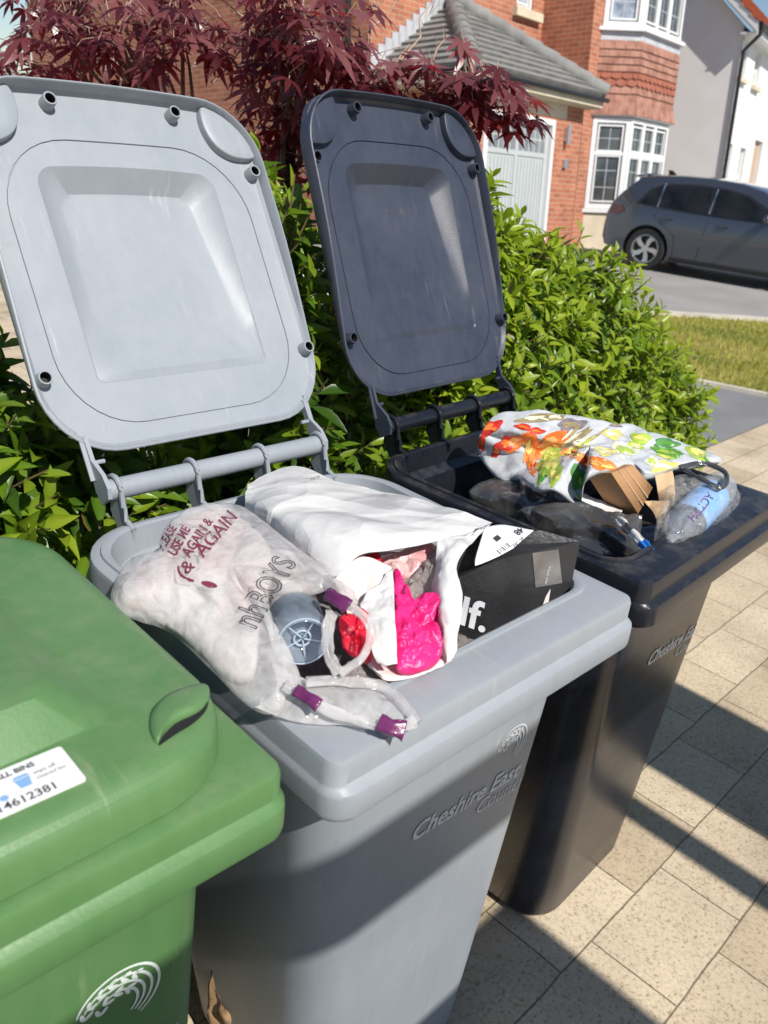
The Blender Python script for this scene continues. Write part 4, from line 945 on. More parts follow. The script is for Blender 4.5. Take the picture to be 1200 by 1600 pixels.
def clear_of_bins(P):
    # keep shoots out of the two standing lids (planes) and above the bins
    if P.y < 0.085: return False
    if 0.2 < P.x < 0.292 and P.z > 1.15 and P.y < 0.5: return False
    if -0.33 < P.x < 0.32 and 1.0 < P.z < 1.62:
        if P.y < 0.035 + (P.z - 1.047) * 0.63 + 0.10 and P.x < 0.275: return False
    if 0.27 < P.x < 0.93 and 1.0 < P.z < 1.70:
        if P.x > 0.335 and P.y < 0.06 + (P.z - 1.047) * 0.435 + 0.06: return False
    return True
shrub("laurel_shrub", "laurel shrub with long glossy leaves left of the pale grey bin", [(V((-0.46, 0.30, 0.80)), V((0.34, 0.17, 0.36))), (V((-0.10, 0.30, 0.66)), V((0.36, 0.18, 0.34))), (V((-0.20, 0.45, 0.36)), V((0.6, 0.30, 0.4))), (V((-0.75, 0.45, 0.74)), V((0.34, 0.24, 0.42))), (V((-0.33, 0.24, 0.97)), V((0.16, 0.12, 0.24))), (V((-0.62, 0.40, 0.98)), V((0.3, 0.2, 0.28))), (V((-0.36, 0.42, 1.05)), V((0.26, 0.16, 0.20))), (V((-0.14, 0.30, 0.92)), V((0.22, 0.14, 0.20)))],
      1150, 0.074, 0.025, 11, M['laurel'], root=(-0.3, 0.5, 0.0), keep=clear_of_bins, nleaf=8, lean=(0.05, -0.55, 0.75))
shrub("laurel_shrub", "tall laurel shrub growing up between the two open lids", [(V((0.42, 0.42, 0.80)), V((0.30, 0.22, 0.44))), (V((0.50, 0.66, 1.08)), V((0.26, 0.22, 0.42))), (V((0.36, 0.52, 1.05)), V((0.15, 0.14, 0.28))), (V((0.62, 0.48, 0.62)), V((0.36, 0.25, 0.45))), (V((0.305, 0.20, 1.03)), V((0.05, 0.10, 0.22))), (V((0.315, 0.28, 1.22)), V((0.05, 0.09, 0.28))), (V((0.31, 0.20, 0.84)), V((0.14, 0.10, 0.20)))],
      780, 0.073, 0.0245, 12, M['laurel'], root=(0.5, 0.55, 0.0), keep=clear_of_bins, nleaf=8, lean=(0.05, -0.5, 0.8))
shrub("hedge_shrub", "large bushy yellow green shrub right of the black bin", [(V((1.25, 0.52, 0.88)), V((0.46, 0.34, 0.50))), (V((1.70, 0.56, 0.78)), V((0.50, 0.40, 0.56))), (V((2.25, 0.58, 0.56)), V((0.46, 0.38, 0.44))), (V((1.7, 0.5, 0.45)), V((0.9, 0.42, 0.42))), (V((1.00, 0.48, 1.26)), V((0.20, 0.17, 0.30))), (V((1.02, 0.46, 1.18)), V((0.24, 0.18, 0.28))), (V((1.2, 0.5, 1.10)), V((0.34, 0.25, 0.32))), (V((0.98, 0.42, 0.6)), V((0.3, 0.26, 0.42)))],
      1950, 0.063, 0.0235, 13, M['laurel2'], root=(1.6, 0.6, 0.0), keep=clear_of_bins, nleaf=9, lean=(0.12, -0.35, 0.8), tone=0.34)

# japanese maple: several stems, arching limbs, flat drooping sprays of lobed leaves
def lobed(sz, r):
    """outline of a seven lobed leaf as triangles round the stalk point"""
    lob = [(-128, .42), (-84, .70), (-42, .92), (0, 1.0), (42, .92), (84, .70), (128, .42)]; pts = [(0, 0)]; tri = []
    for i, (a, l) in enumerate(lob):
        a = rad(a + r.uniform(-5, 5)); l = l * sz * r.uniform(.9, 1.08)
        P = lambda rr, da: (rr * math.sin(a + da), rr * math.cos(a + da))
        k = len(pts); pts += [P(l * .30, -.36), P(l * .56, -.21), P(l, 0), P(l * .56, .21), P(l * .30, .36)]
        tri += [(0, k, k + 1), (0, k + 1, k + 3), (k + 1, k + 2, k + 3), (0, k + 3, k + 4)]
    return pts, tri
mp = empty("maple_tree", "purple leaved japanese maple spreading behind the two open lids", "tree", Matrix.Translation((1.15, 1.45, 0)))
R0 = V((1.15, 1.45, 0)); rm = random.Random(21); lv = Leaves(); wood = MB(); tw = MB()
clusters = [
 # centre, spread radius, leaves
 ((0.407, 1.573, 1.800), 0.09, 16), ((0.325, 1.572, 1.665), 0.05, 9), ((0.446, 1.429, 1.766), 0.14, 42), ((0.460, 1.509, 1.666), 0.12, 30), ((0.496, 1.281, 1.742), 0.13, 42), ((0.595, 1.436, 1.651), 0.11, 26), ((0.560, 1.148, 1.765), 0.13, 44), ((0.619, 1.137, 1.722), 0.10, 28),
 ((0.705, 1.429, 1.697), 0.12, 22), ((0.590, 1.562, 1.836), 0.16, 40), ((0.646, 1.212, 1.881), 0.15, 40), ((0.845, 1.192, 1.929), 0.07, 12), ((0.736, 0.962, 1.768), 0.10, 30), ((0.770, 0.863, 1.794), 0.12, 44), ((0.792, 0.949, 1.716), 0.11, 36), ((0.761, 0.760, 1.744), 0.11, 40),
 ((0.837, 0.748, 1.725), 0.10, 36), ((0.827, 0.882, 1.670), 0.09, 26), ((0.787, 0.963, 1.609), 0.10, 40), ((0.839, 0.955, 1.558), 0.10, 38), ((0.823, 1.017, 1.504), 0.08, 26), ((0.867, 0.978, 1.882), 0.13, 36), ((0.957, 0.842, 1.820), 0.08, 14), ((0.904, 0.732, 1.690), 0.08, 18),
 ((1.003, 0.700, 1.679), 0.09, 26), ((1.034, 0.592, 1.686), 0.09, 30), ((1.059, 0.499, 1.707), 0.09, 36), ((1.092, 0.462, 1.704), 0.06, 24), ((1.127, 0.400, 1.667), 0.04, 14), ((1.090, 0.592, 1.654), 0.08, 24), ((1.119, 0.486, 1.662), 0.08, 24), ((1.083, 0.748, 1.638), 0.07, 14), ((0.418, 1.592, 1.603), 0.06, 8),
 ((0.902, 0.982, 1.457), 0.07, 12)]
hub = [(0.709, 1.245, 1.302), (0.868, 1.018, 1.333), (1.064, 0.900, 1.351)]
hub = [V(h) for h in hub]
for h in hub:
    b0_ = R0 + (h - R0) * 0.12; b0_.z = 0
    wood.tube([b0_ - R0, b0_.lerp(h, .35) + V((.03, .02, .05)) - R0, b0_.lerp(h, .7) - R0, h - R0], [0.030, 0.025, 0.020, 0.016], 8)
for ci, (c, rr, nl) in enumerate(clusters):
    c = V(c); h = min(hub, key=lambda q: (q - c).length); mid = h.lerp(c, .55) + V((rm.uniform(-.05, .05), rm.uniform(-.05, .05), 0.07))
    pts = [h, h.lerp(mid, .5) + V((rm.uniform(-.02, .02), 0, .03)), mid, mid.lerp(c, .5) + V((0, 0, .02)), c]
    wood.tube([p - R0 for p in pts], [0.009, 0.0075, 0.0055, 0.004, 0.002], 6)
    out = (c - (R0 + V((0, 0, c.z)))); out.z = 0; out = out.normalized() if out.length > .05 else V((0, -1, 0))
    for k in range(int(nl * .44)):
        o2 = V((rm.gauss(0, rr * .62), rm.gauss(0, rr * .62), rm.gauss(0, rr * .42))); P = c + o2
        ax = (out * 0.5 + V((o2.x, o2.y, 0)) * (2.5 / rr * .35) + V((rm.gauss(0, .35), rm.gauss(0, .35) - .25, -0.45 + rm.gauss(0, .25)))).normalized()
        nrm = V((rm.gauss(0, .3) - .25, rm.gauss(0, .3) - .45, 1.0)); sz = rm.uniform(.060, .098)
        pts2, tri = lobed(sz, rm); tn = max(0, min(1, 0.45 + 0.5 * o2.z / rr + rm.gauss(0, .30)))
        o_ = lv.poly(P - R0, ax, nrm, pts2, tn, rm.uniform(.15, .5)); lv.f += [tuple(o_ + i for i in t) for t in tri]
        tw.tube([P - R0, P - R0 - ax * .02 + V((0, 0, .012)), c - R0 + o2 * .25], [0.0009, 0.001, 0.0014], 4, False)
# bare pale twigs
for (p, q) in (((0.709, 1.152, 1.648), (0.834, 1.142, 1.835)), ((0.740, 1.153, 1.699), (0.839, 1.192, 1.798)), ((0.762, 1.187, 1.787), (0.781, 1.138, 1.743)), ((0.861, 1.177, 1.808), (0.760, 1.234, 1.856)), ((0.725, 1.272, 1.613), (0.804, 1.332, 1.833)), ((0.804, 1.196, 1.624), (0.829, 1.287, 1.804)), ((0.941, 0.771, 1.685), (1.123, 0.811, 1.798)), ((0.915, 0.776, 1.652), (0.980, 0.756, 1.728)),
               ((0.942, 0.803, 1.737), (1.206, 0.963, 1.921)), ((0.960, 0.801, 1.762), (1.096, 0.908, 1.902)), ((1.014, 0.733, 1.747), (1.369, 0.967, 1.947)), ((1.050, 0.683, 1.730), (1.119, 0.670, 1.820)), ((0.972, 0.877, 1.653), (0.913, 1.025, 1.784)), ((0.370, 1.482, 1.602), (0.345, 1.657, 1.706)), ((0.357, 1.494, 1.600), (0.308, 1.577, 1.647)), ((0.408, 1.445, 1.607), (0.351, 1.581, 1.722)), ((0.546, 1.311, 1.626), (0.498, 1.428, 1.727)), ((1.019, 0.934, 1.573), (0.906, 0.981, 1.706)), ((0.519, 1.317, 1.591), (0.568, 1.330, 1.691)), ((0.950, 0.958, 1.499), (0.935, 1.068, 1.642))):
    a, b = V(p), V(q); m1, m2 = a.lerp(b, .35) + V((rm.gauss(0, .015), rm.gauss(0, .015), rm.gauss(0, .012))), a.lerp(b, .7) + V((rm.gauss(0, .015), rm.gauss(0, .015), rm.gauss(0, .012)))
    tw.tube([x - R0 for x in (a, m1, m2, b)], [0.0034, 0.0027, 0.0019, 0.001], 5)
    for k in range(3):
        s0 = m1.lerp(b, rm.random()); tw.tube([s0 - R0, s0 - R0 + V((rm.gauss(0, .03), rm.gauss(0, .03), rm.uniform(.0, .05)))], [0.0013, 0.0006], 4)
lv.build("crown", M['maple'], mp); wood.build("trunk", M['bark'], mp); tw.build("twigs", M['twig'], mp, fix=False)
# leaf litter and dead sticks on the soil by the bins
lt = Leaves(); rl = random.Random(8)
for k in range(420):
    lt.add(V((rl.uniform(-0.9, 0.5), rl.uniform(0.16, 0.45), rl.uniform(.008, .03))), V((rl.gauss(0, 1), rl.gauss(0, 1), .1)), V((0, 0, 1)), rl.uniform(.04, .07), .02, rl.random(), .1)
M['litter'] = leafmat("dry_leaf_litter", (0.06, 0.035, 0.02), (0.16, 0.10, 0.05), (0.30, 0.20, 0.10), 0.8, 0.1, (0.2, 0.1, 0.03))
tag(lt.build("leaf_litter", M['litter']), "dry brown fallen leaves on the soil under the hedge", "leaves", kind='stuff')

# ------------------------------------------------------------------ rubbish in and beside the bins
EYE = Vector((-0.742, -1.038, 1.568))
def cr(p0, p1, p2, p3, t):
    return tuple(.5 * (2 * b + (c - a) * t + (2 * a - 5 * b + 4 * c - d) * t * t + (3 * b - a - 3 * c + d) * t ** 3) for a, b, c, d in zip(p0, p1, p2, p3))
def closed_curve(P, n):
    out = []; m = len(P)
    for k in range(n):
        t = k * m / n; i = int(t); out.append(Vector(cr(P[(i - 1) % m], P[i], P[(i + 1) % m], P[(i + 2) % m], t - i)))
    return out
def open_curve(P, n):
    out = []; m = len(P)
    for k in range(n):
        t = k * (m - 1) / (n - 1); i = min(int(t), m - 2)
        out.append(Vector(cr(P[max(i - 1, 0)], P[i], P[i + 1], P[min(i + 2, m - 1)], t - i)))
    return out
STR = [None, 1.0]
def crease(p, f, seed):
    if STR[0] is not None:
        p = Vector(p); p = p - STR[0] * (p.dot(STR[0]) * (1 - 1 / STR[1]))
    q = Vector((p[0] * f + seed * 7.3, p[1] * f - seed * 3.1, p[2] * f + seed)); w_ = noise.noise_vector(q * .6) * .6; q = q + w_
    return abs(noise.noise(q)) * 2.2 - 0.5
def fold(p, waves, seed):
    return sum(a * crease(p, f, seed + i) for i, (a, f) in enumerate(waves))

def pillow(outline, top, bot, waves, seed=1, n=120, rings=20, center=None, power=.5, edge=.35):
    E_ = closed_curve(outline, n); C_ = Vector(center) if center else sum(E_, Vector()) / n
    C0 = sum(E_, Vector()) / n
    mb = MB(); R_ = []
    for sgn, h in ((1, top), (-1, bot)):
        rr = []
        for k in range(rings + 1):
            s = k / rings; s = s * (2 - s) if False else s; ring = []
            for p in E_:
                q = p.lerp(C_, min(s, .985)); f = (1 - (1 - s) ** 2) ** power
                q = q + Vector((0, 0, sgn * h * f))
                d = fold(q, waves, seed) * (edge + (1 - edge) * min(1, s * 4))
                o2 = (p - C0); o2.z = 0
                q = q + Vector((0, 0, d)) + (o2.normalized() * d * .7 if o2.length > 1e-5 else Vector())
                ring.append(q)
            rr.append(ring)
        R_.append(rr)
    rings_ = R_[1][::-1] + R_[0][1:]
    # share the rim ring: last of bottom == first of top (same waves) so the shell stays closed
    mb.loft(rings_, True, True)
    return mb

def sheet3(grid, waves, seed=1, nu=26, nv=26, thick=0.0012, edge_free=True):
    rows = [open_curve(r, nu) for r in grid]; cols = [open_curve([rows[i][j] for i in range(len(rows))], nv) for j in range(nu)]
    P = [[cols[j][i] for j in range(nu)] for i in range(nv)]; nn = [[None] * nu for _ in range(nv)]
    for i in range(nv):
        for j in range(nu):
            a = P[i][min(j + 1, nu - 1)] - P[i][max(j - 1, 0)]; b = P[min(i + 1, nv - 1)][j] - P[max(i - 1, 0)][j]; c = a.cross(b)
            nn[i][j] = c.normalized() if c.length > 1e-9 else Vector((0, 0, 1))
    sg = 1 if sum(q.z for r in nn for q in r) > 0 else -1
    A = [[P[i][j] + nn[i][j] * sg * fold(P[i][j], waves, seed) for j in range(nu)] for i in range(nv)]
    mb = MB(); vs = [q for r in A for q in r] + [A[i][j] - nn[i][j] * sg * thick for i in range(nv) for j in range(nu)]; N_ = nu * nv; fs = []
    for i in range(nv - 1):
        for j in range(nu - 1):
            a = i * nu + j; fs.append((a, a + 1, a + nu + 1, a + nu)); fs.append((a + N_ + nu, a + N_ + nu + 1, a + N_ + 1, a + N_))
    bd = [j for j in range(nu)] + [i * nu + nu - 1 for i in range(1, nv)] + [(nv - 1) * nu + j for j in range(nu - 2, -1, -1)] + [i * nu for i in range(nv - 2, 0, -1)]
    for k in range(len(bd)):
        a, b = bd[k], bd[(k + 1) % len(bd)]; fs.append((b, a, a + N_, b + N_))
    mb.add(vs, fs); return mb

def strip(path, wd, waves, seed=1, n=40, thick=0.0028):
    """gathered plastic strip: flattened tube with lengthwise pleats"""
    C_ = open_curve(path, n); mb = MB(); rings = []; wl = wd if isinstance(wd, (list, tuple)) else [wd] * n
    for i, p in enumerate(C_):
        t = (C_[min(i + 1, n - 1)] - C_[max(i - 1, 0)]).normalized(); v = (p - EYE).normalized(); a = t.cross(v).normalized(); b = t.cross(a)
        w_ = wl[min(int(i * len(wl) / n), len(wl) - 1)] / 2; ring = []
        for k in range(20):
            q = 2 * math.pi * k / 20; pl = 1 + .75 * noise.noise(Vector((k * 1.5, i * .05, seed * 5.1)))
            ring.append(p + a * (w_ * math.cos(q) * (0.8 + .35 * noise.noise(Vector((i * .17, seed * 3.3, k * .2))))) + b * (thick * math.sin(q) * pl + 1.1 * thick * noise.noise(Vector((k * 1.9, i * .07, seed)))))
        rings.append(ring)
    mb.loft(rings, True, True); return mb

def bvh_of(*os_):
    vs, fs = [], []
    for o in os_:
        k = len(vs); vs += [o.matrix_world @ v.co if o.parent is None else v.co.copy() for v in o.data.vertices]; fs += [tuple(i + k for i in p.vertices) for p in o.data.polygons]
    return BVHTree.FromPolygons([tuple(v) for v in vs], fs)
def drape(vf_list, o, X, Y, bvh, lift=0.0012):
    """lay flat print (2-d shapes) on a crumpled surface; X, Y are the print's axes in space"""
    o, X, Y = Vector(o), Vector(X), Vector(Y); mb = MB()
    for v, f in vf_list:
        out = []; ok = []
        for x, y in v:
            p = o + X * x + Y * y; d = (p - EYE).normalized(); h = bvh.ray_cast(EYE, d); ok.append(h[0] is not None)
            out.append((h[0] - d * lift) if h[0] is not None else p)
        mb.add(out, [g for g in f if all(ok[i] for i in g)])
    return mb
def disc2d(n=28, k=6):
    v = [(0, 0)]; f = []
    for r in range(1, k + 1):
        for i in range(n): a = 2 * math.pi * i / n; v.append((r / k * math.cos(a), r / k * math.sin(a)))
    for i in range(n): f.append((0, 1 + i, 1 + (i + 1) % n))
    for r in range(1, k):
        for i in range(n): a = 1 + (r - 1) * n + i; b = 1 + (r - 1) * n + (i + 1) % n; f.append((a, a + n, b + n, b))
    return v, f
sub = lambda a, b: Vector(a) - Vector(b)

M['film'] = film("clear_carrier_film", (0.84, 0.83, 0.82), 0.50, 0.07, 0.3, 46, cre=(0.75, 16, (1, .35, 1)))
M['film2'] = film("loose_clear_film", (0.70, 0.69, 0.68), 0.20, 0.08, 0.4, 60, cre=(0.8, 25))
M['greyfilm'] = film("grey_crinkled_film", (0.42, 0.38, 0.37), 0.72, 0.16, 0.5, 70, cre=(0.9, 45))
M['liner'] = mat("black_liner_film", (0.040, 0.039, 0.038), 0.13, (0.085, 0.083, 0.080), 14, 0.15, 30, spec=1.0, coat=1.0, cre=(0.6, 12, (1, 1, 1)))
M['paper'] = mat("white_mailer_paper", (0.70, 0.69, 0.675), 0.42, (0.64, 0.63, 0.62), 7, 0.10, 70, cre=(0.5, 8))
M['paper_in'] = mat("pinkish_mailer_inside", (0.70, 0.56, 0.53), 0.5, (0.76, 0.66, 0.63), 9, 0.1, 70, cre=(0.35, 14))
M['pinkfood'] = mat("pale_pink_packaging", (0.78, 0.50, 0.46), 0.55, (0.82, 0.68, 0.62), 9, 0.3, 40)
M['creamfood'] = mat("cream_packaging", (0.80, 0.70, 0.63), 0.55, (0.82, 0.75, 0.70), 7, 0.3, 40)
M['magenta'] = mat("magenta_tissue", (0.78, 0.010, 0.15), 0.38, (0.86, 0.03, 0.23), 30, 0.2, 80, cre=(0.4, 38))
M['red'] = mat("red_scrap", (0.62, 0.008, 0.03), 0.3, (0.72, 0.02, 0.05), 12, 0.3, 60, cre=(0.7, 40))
M['purple'] = mat("purple_handle_tag", (0.095, 0.012, 0.075), 0.25, (0.16, 0.03, 0.12), 30, 0.3, 50)
M['maroon'] = mat("maroon_print", (0.19, 0.030, 0.065), 0.4)
M['greyink'] = mat("grey_print", (0.20, 0.19, 0.19), 0.5)
M['blackcard'] = mat("black_cardboard", (0.016, 0.016, 0.018), 0.42, (0.034, 0.033, 0.035), 9, 0.15, 120)
M['kraft'] = mat("brown_cardboard", (0.36, 0.19, 0.085), 0.75, (0.43, 0.235, 0.11), 9, 0.15, 90)
M['kraft_pale'] = mat("pale_brown_card", (0.55, 0.37, 0.20), 0.75, (0.60, 0.43, 0.26), 9, 0.15, 90)
M['tornwhite'] = mat("torn_paper_white", (0.72, 0.70, 0.66), 0.8)
M['tapes'] = mat("clear_brown_tape", (0.13, 0.12, 0.115), 0.14, (0.20, 0.19, 0.18), 20, 0.2, 60)
M['pet'] = film("blue_tinted_bottle", (0.44, 0.53, 0.63), 0.50, 0.04, 0.02, 20)
M['petblue'] = mat("pale_blue_label", (0.20, 0.42, 0.78), 0.25, (0.32, 0.54, 0.84), 20)
M['capblue'] = mat("blue_cap", (0.02, 0.16, 0.55), 0.3)
M['lab_purple'] = mat("dark_purple_print", (0.10, 0.035, 0.16), 0.4)
M['lab_silver'] = mat("brown_white_bottle_label", (0.20, 0.11, 0.09), 0.35, (0.62, 0.58, 0.56), 16, thr=(0.48, 0.52))
M['vegbag'] = mat("white_printed_carrier", (0.56, 0.585, 0.60), 0.24, (0.48, 0.50, 0.52), 9, 0.15, 45, cre=(0.45, 16))

# --- fill below the visible rubbish
f1 = pillow([(-0.21, -0.48, 0.90), (0.0, -0.49, 0.90), (0.21, -0.48, 0.90), (0.22, -0.25, 0.92), (0.19, -0.06, 0.93), (0.0, -0.05, 0.93), (-0.19, -0.06, 0.93), (-0.22, -0.25, 0.92)], 0.035, 0.08, [(0.02, 9), (0.008, 26)], 3)
tag(f1.build("film_wrap", M['greyfilm'], sharp=None), "grey crinkled plastic film lying under the rubbish in the pale grey bin", "plastic film")

# --- clear carrier bag slumped over the left side of the grey bin
bag_out = [(-0.333, -0.223, 1.020), (-0.287, -0.160, 1.030), (-0.253, -0.186, 1.050), (-0.226, -0.155, 1.060), (-0.169, -0.115, 1.060), (-0.106, -0.108, 1.055), (-0.090, -0.152, 1.060), (-0.122, -0.263, 1.080), (-0.140, -0.363, 1.085), (-0.143, -0.404, 1.080), (-0.167, -0.408, 1.075), (-0.201, -0.390, 1.080),
           (-0.214, -0.375, 1.070), (-0.241, -0.418, 1.055), (-0.257, -0.445, 1.030), (-0.245, -0.474, 1.020), (-0.283, -0.490, 1.008), (-0.303, -0.467, 1.006), (-0.303, -0.395, 1.010), (-0.301, -0.303, 1.012), (-0.320, -0.259, 1.014)]
bag = empty("carrier_bag", "clear plastic carrier bag with maroon lettering slumped over the pale grey bin's left edge", "carrier bag")
STR[:] = [Vector((0.12, -0.99, 0.0)).normalized(), 3.2]
bb = pillow(bag_out, 0.036, 0.012, [(0.0065, 10), (0.0045, 26), (0.0022, 60)], 5, n=190, rings=36)
bagb = bb.build("bag_body", M['film'], bag, sharp=None)
bvb = bvh_of(bagb)
def run(s_, size, p0, p1, up, **k):
    """text from point p0 towards p1 with letters standing towards up"""
    return text2d(s_, size, **k), Vector(p0), sub(p1, p0).normalized(), (Vector(up) - Vector(p0)).normalized()
mbp = MB()
for s_, size, p0, p1, up in (("AGAIN", 0.040, (-0.248, -0.287, 1.090), (-0.130, -0.203, 1.090), (-0.243, -0.243, 1.090)), ("AGAIN &", 0.026, (-0.261, -0.278, 1.090), (-0.153, -0.184, 1.090), (-0.262, -0.246, 1.090)),
                             ("USE ME", 0.024, (-0.268, -0.259, 1.085), (-0.175, -0.167, 1.085), (-0.271, -0.229, 1.085)), ("PLEASE", 0.022, (-0.264, -0.223, 1.075), (-0.183, -0.144, 1.075), (-0.265, -0.197, 1.075)), ("(&", 0.034, (-0.305, -0.332, 1.100), (-0.242, -0.295, 1.100), (-0.300, -0.305, 1.100))):
    vf, o, X, Y = run(s_, size, p0, p1, up, bold=0.0006); d = drape([vf], o, X, Y, bvb, 0.0015); mbp.add(d.v, d.f)
d = drape([ell2d(0, 0, 0.006, 0.011, .3), ell2d(-0.012, 0.02, 0.003, 0.005, .3)], (-0.267, -0.329, 1.080), (1, 0, 0), (0, 1, 0), bvb, 0.0015); mbp.add(d.v, d.f)
mbp.build("bag_lettering", M['maroon'], bag, smooth=False, fix=False)
def outline_text(s_, size, stroke):
    """hollow letters: outlines of the glyphs as thin ribbons"""
    cu = bpy.data.curves.new("lettering", 'FONT'); cu.body = s_; cu.size = size; cu.fill_mode = 'NONE'; cu.resolution_u = 3
    o = bpy.data.objects.new("lettering", cu); COL.objects.link(o); bpy.context.view_layer.update()
    me = bpy.data.meshes.new_from_object(o.evaluated_get(bpy.context.evaluated_depsgraph_get())); out = []
    for e in me.edges:
        a, b = (Vector(me.vertices[i].co[:2]) for i in e.vertices); t = (b - a)
        if t.length < 1e-7: continue
        t.normalize(); n_ = Vector((-t.y, t.x)) * stroke / 2; e_ = t * stroke * .3
        out.append(([tuple(a + n_ - e_), tuple(a - n_ - e_), tuple(b - n_ + e_), tuple(b + n_ + e_)], [(0, 1, 2, 3)]))
    bpy.data.objects.remove(o); bpy.data.curves.remove(cu); bpy.data.meshes.remove(me); return out
d = drape(outline_text("nhBOYS", 0.046, 0.0016), (-0.291, -0.449, 1.090), sub((-0.153, -0.351, 1.090), (-0.291, -0.449, 1.090)).normalized(), -sub((-0.250, -0.440, 1.090), (-0.261, -0.408, 1.090)).normalized(), bvb, 0.0015)
d.build("bag_outline_lettering", M['ink'], bag, smooth=False, fix=False)
tail = sheet3([[(-0.262, -0.443, 1.035), (-0.238, -0.475, 1.022), (-0.201, -0.498, 1.014), (-0.169, -0.529, 1.012)], [(-0.278, -0.473, 1.026), (-0.258, -0.500, 1.022), (-0.217, -0.531, 1.014), (-0.177, -0.567, 1.011)], [(-0.303, -0.470, 1.010), (-0.279, -0.511, 1.006), (-0.239, -0.547, 1.005), (-0.208, -0.589, 1.005)]], [(0.004, 24), (0.0025, 60)], 7, 40, 26, 0.001)
tail.build("bag_tail", M['film'], bag, sharp=None)
for pts, wd, sd_ in (([(-0.250, -0.488, 1.030), (-0.207, -0.504, 1.022), (-0.177, -0.530, 1.018), (-0.178, -0.563, 1.016), (-0.185, -0.594, 1.012)], 0.014, 1), ([(-0.275, -0.482, 1.034), (-0.263, -0.516, 1.026), (-0.240, -0.551, 1.018), (-0.216, -0.584, 1.014), (-0.186, -0.591, 1.012)], 0.015, 2),
                     ([(-0.171, -0.461, 1.085), (-0.164, -0.484, 1.075), (-0.172, -0.501, 1.060), (-0.193, -0.507, 1.045), (-0.216, -0.502, 1.035)], 0.012, 3), ([(-0.190, -0.454, 1.080), (-0.207, -0.469, 1.065), (-0.219, -0.487, 1.050), (-0.216, -0.502, 1.035)], 0.016, 4), ([(-0.156, -0.400, 1.085), (-0.161, -0.439, 1.088), (-0.169, -0.467, 1.085)], 0.02, 5)):
    strip(pts, wd, [], sd_).build("bag_handle", M['film'], bag, sharp=None)
for pts, wd in (([(-0.273, -0.498, 1.036), (-0.269, -0.512, 1.033), (-0.265, -0.526, 1.029)], 0.0175), ([(-0.224, -0.575, 1.020), (-0.219, -0.588, 1.019), (-0.210, -0.598, 1.016)], 0.024), ([(-0.183, -0.438, 1.092), (-0.185, -0.457, 1.094), (-0.182, -0.471, 1.090)], 0.0215)):
    strip(pts, wd, [], 9, 14, 0.0038).build("handle_tag", M['purple'], bag, sharp=None)
# what lies inside the bag
STR[:] = [None, 1.0]
tag(pillow([(-0.323, -0.223, 1.024), (-0.286, -0.181, 1.032), (-0.249, -0.193, 1.045), (-0.210, -0.153, 1.055), (-0.152, -0.120, 1.055), (-0.111, -0.131, 1.055), (-0.110, -0.194, 1.058), (-0.134, -0.274, 1.060), (-0.172, -0.327, 1.060), (-0.213, -0.362, 1.055), (-0.252, -0.406, 1.040), (-0.283, -0.438, 1.018), (-0.299, -0.413, 1.014), (-0.298, -0.342, 1.016), (-0.308, -0.261, 1.018)], 0.024, 0.008, [(0.005, 13), (0.0025, 34)], 14, 130, 22).build("food_wrapper", mat("pink_cream_wrapper", (0.68, 0.53, 0.50), 0.5, (0.72, 0.68, 0.65), 11, 0.3, 40, thr=(0.36, 0.58)), sharp=None), "pink and cream food wrapper filling the clear carrier bag", "wrapper")

# --- water bottle, base towards the camera
def bottle(name, label, a, b, r, prof, m, lab, group=None):
    e = empty(name, label, "bottle"); a, b = Vector(a), Vector(b); t = (b - a).normalized(); L_ = (b - a).length
    x = t.cross(Vector((0, 0, 1))).normalized(); y = t.cross(x)
    C_ = lambda rr, d, lob=0: [a + t * d + (x * math.cos(q) + y * math.sin(q)) * rr * (1 + lob * math.cos(5 * q)) for q in [2 * math.pi * k / 40 for k in range(40)]]
    mb = MB(); mb.loft([C_(rr * r, d * L_, lob) for rr, d, lob in prof], True, True); mb.build("bottle_body", m, e, sharp=50)
    mb = MB(); mb.loft([C_(r * 1.012, lab[0] * L_), C_(r * 1.012, lab[1] * L_)]); mb.build("bottle_label", lab[2], e)
    return e, C_, L_
pf = [(0.04, 0.035, 0), (0.12, 0.03, 0), (0.35, 0.045, .05), (0.6, 0.03, .05), (0.82, 0.0, .0), (0.93, 0.008, 0), (1.0, 0.05, 0), (1.0, 0.12, 0), (0.965, 0.14, 0), (1.0, 0.16, 0), (1.0, 0.66, 0), (0.9, 0.76, 0), (0.55, 0.87, 0), (0.40, 0.9, 0), (0.4, 1.0, 0)]
bt_, BC, BL2 = bottle("plastic_bottle", "blue tinted plastic bottle lying with its base up against the clear carrier bag", (-0.219, -0.444, 1.045), (-0.061, -0.173, 1.020), 0.0315, pf, M['pet'], (0.2, 0.6, M['lab_silver']))
mb = MB()
tt = (Vector(BC(0, 1)[0]) - Vector(BC(0, 0)[0])).normalized()
for k in range(5):
    q = 2 * math.pi * k / 5 + .3; i = int(q / (2 * math.pi) * 40) % 40
    c = Vector(BC(0.002, 0.024 * BL2)[i]); e_ = Vector(BC(0.024, 0.014 * BL2)[i]); mb.tube([c, e_], [0.0009, 0.0007], 6)
for rr_, dd_ in ((0.90, 0.003), (0.30, 0.028)):
    ci = [Vector(p) for p in BC(rr_ * 0.0315, dd_ * BL2)]; mb.tube(ci + [ci[0]], 0.0009 if rr_ > .5 else .0013, 6)
mb.build("base_rib_highlights", mat("painted_base_highlight", (0.42, 0.52, 0.63), 0.12), bt_)  # ribs and rings carry the base's highlights in their paler colour

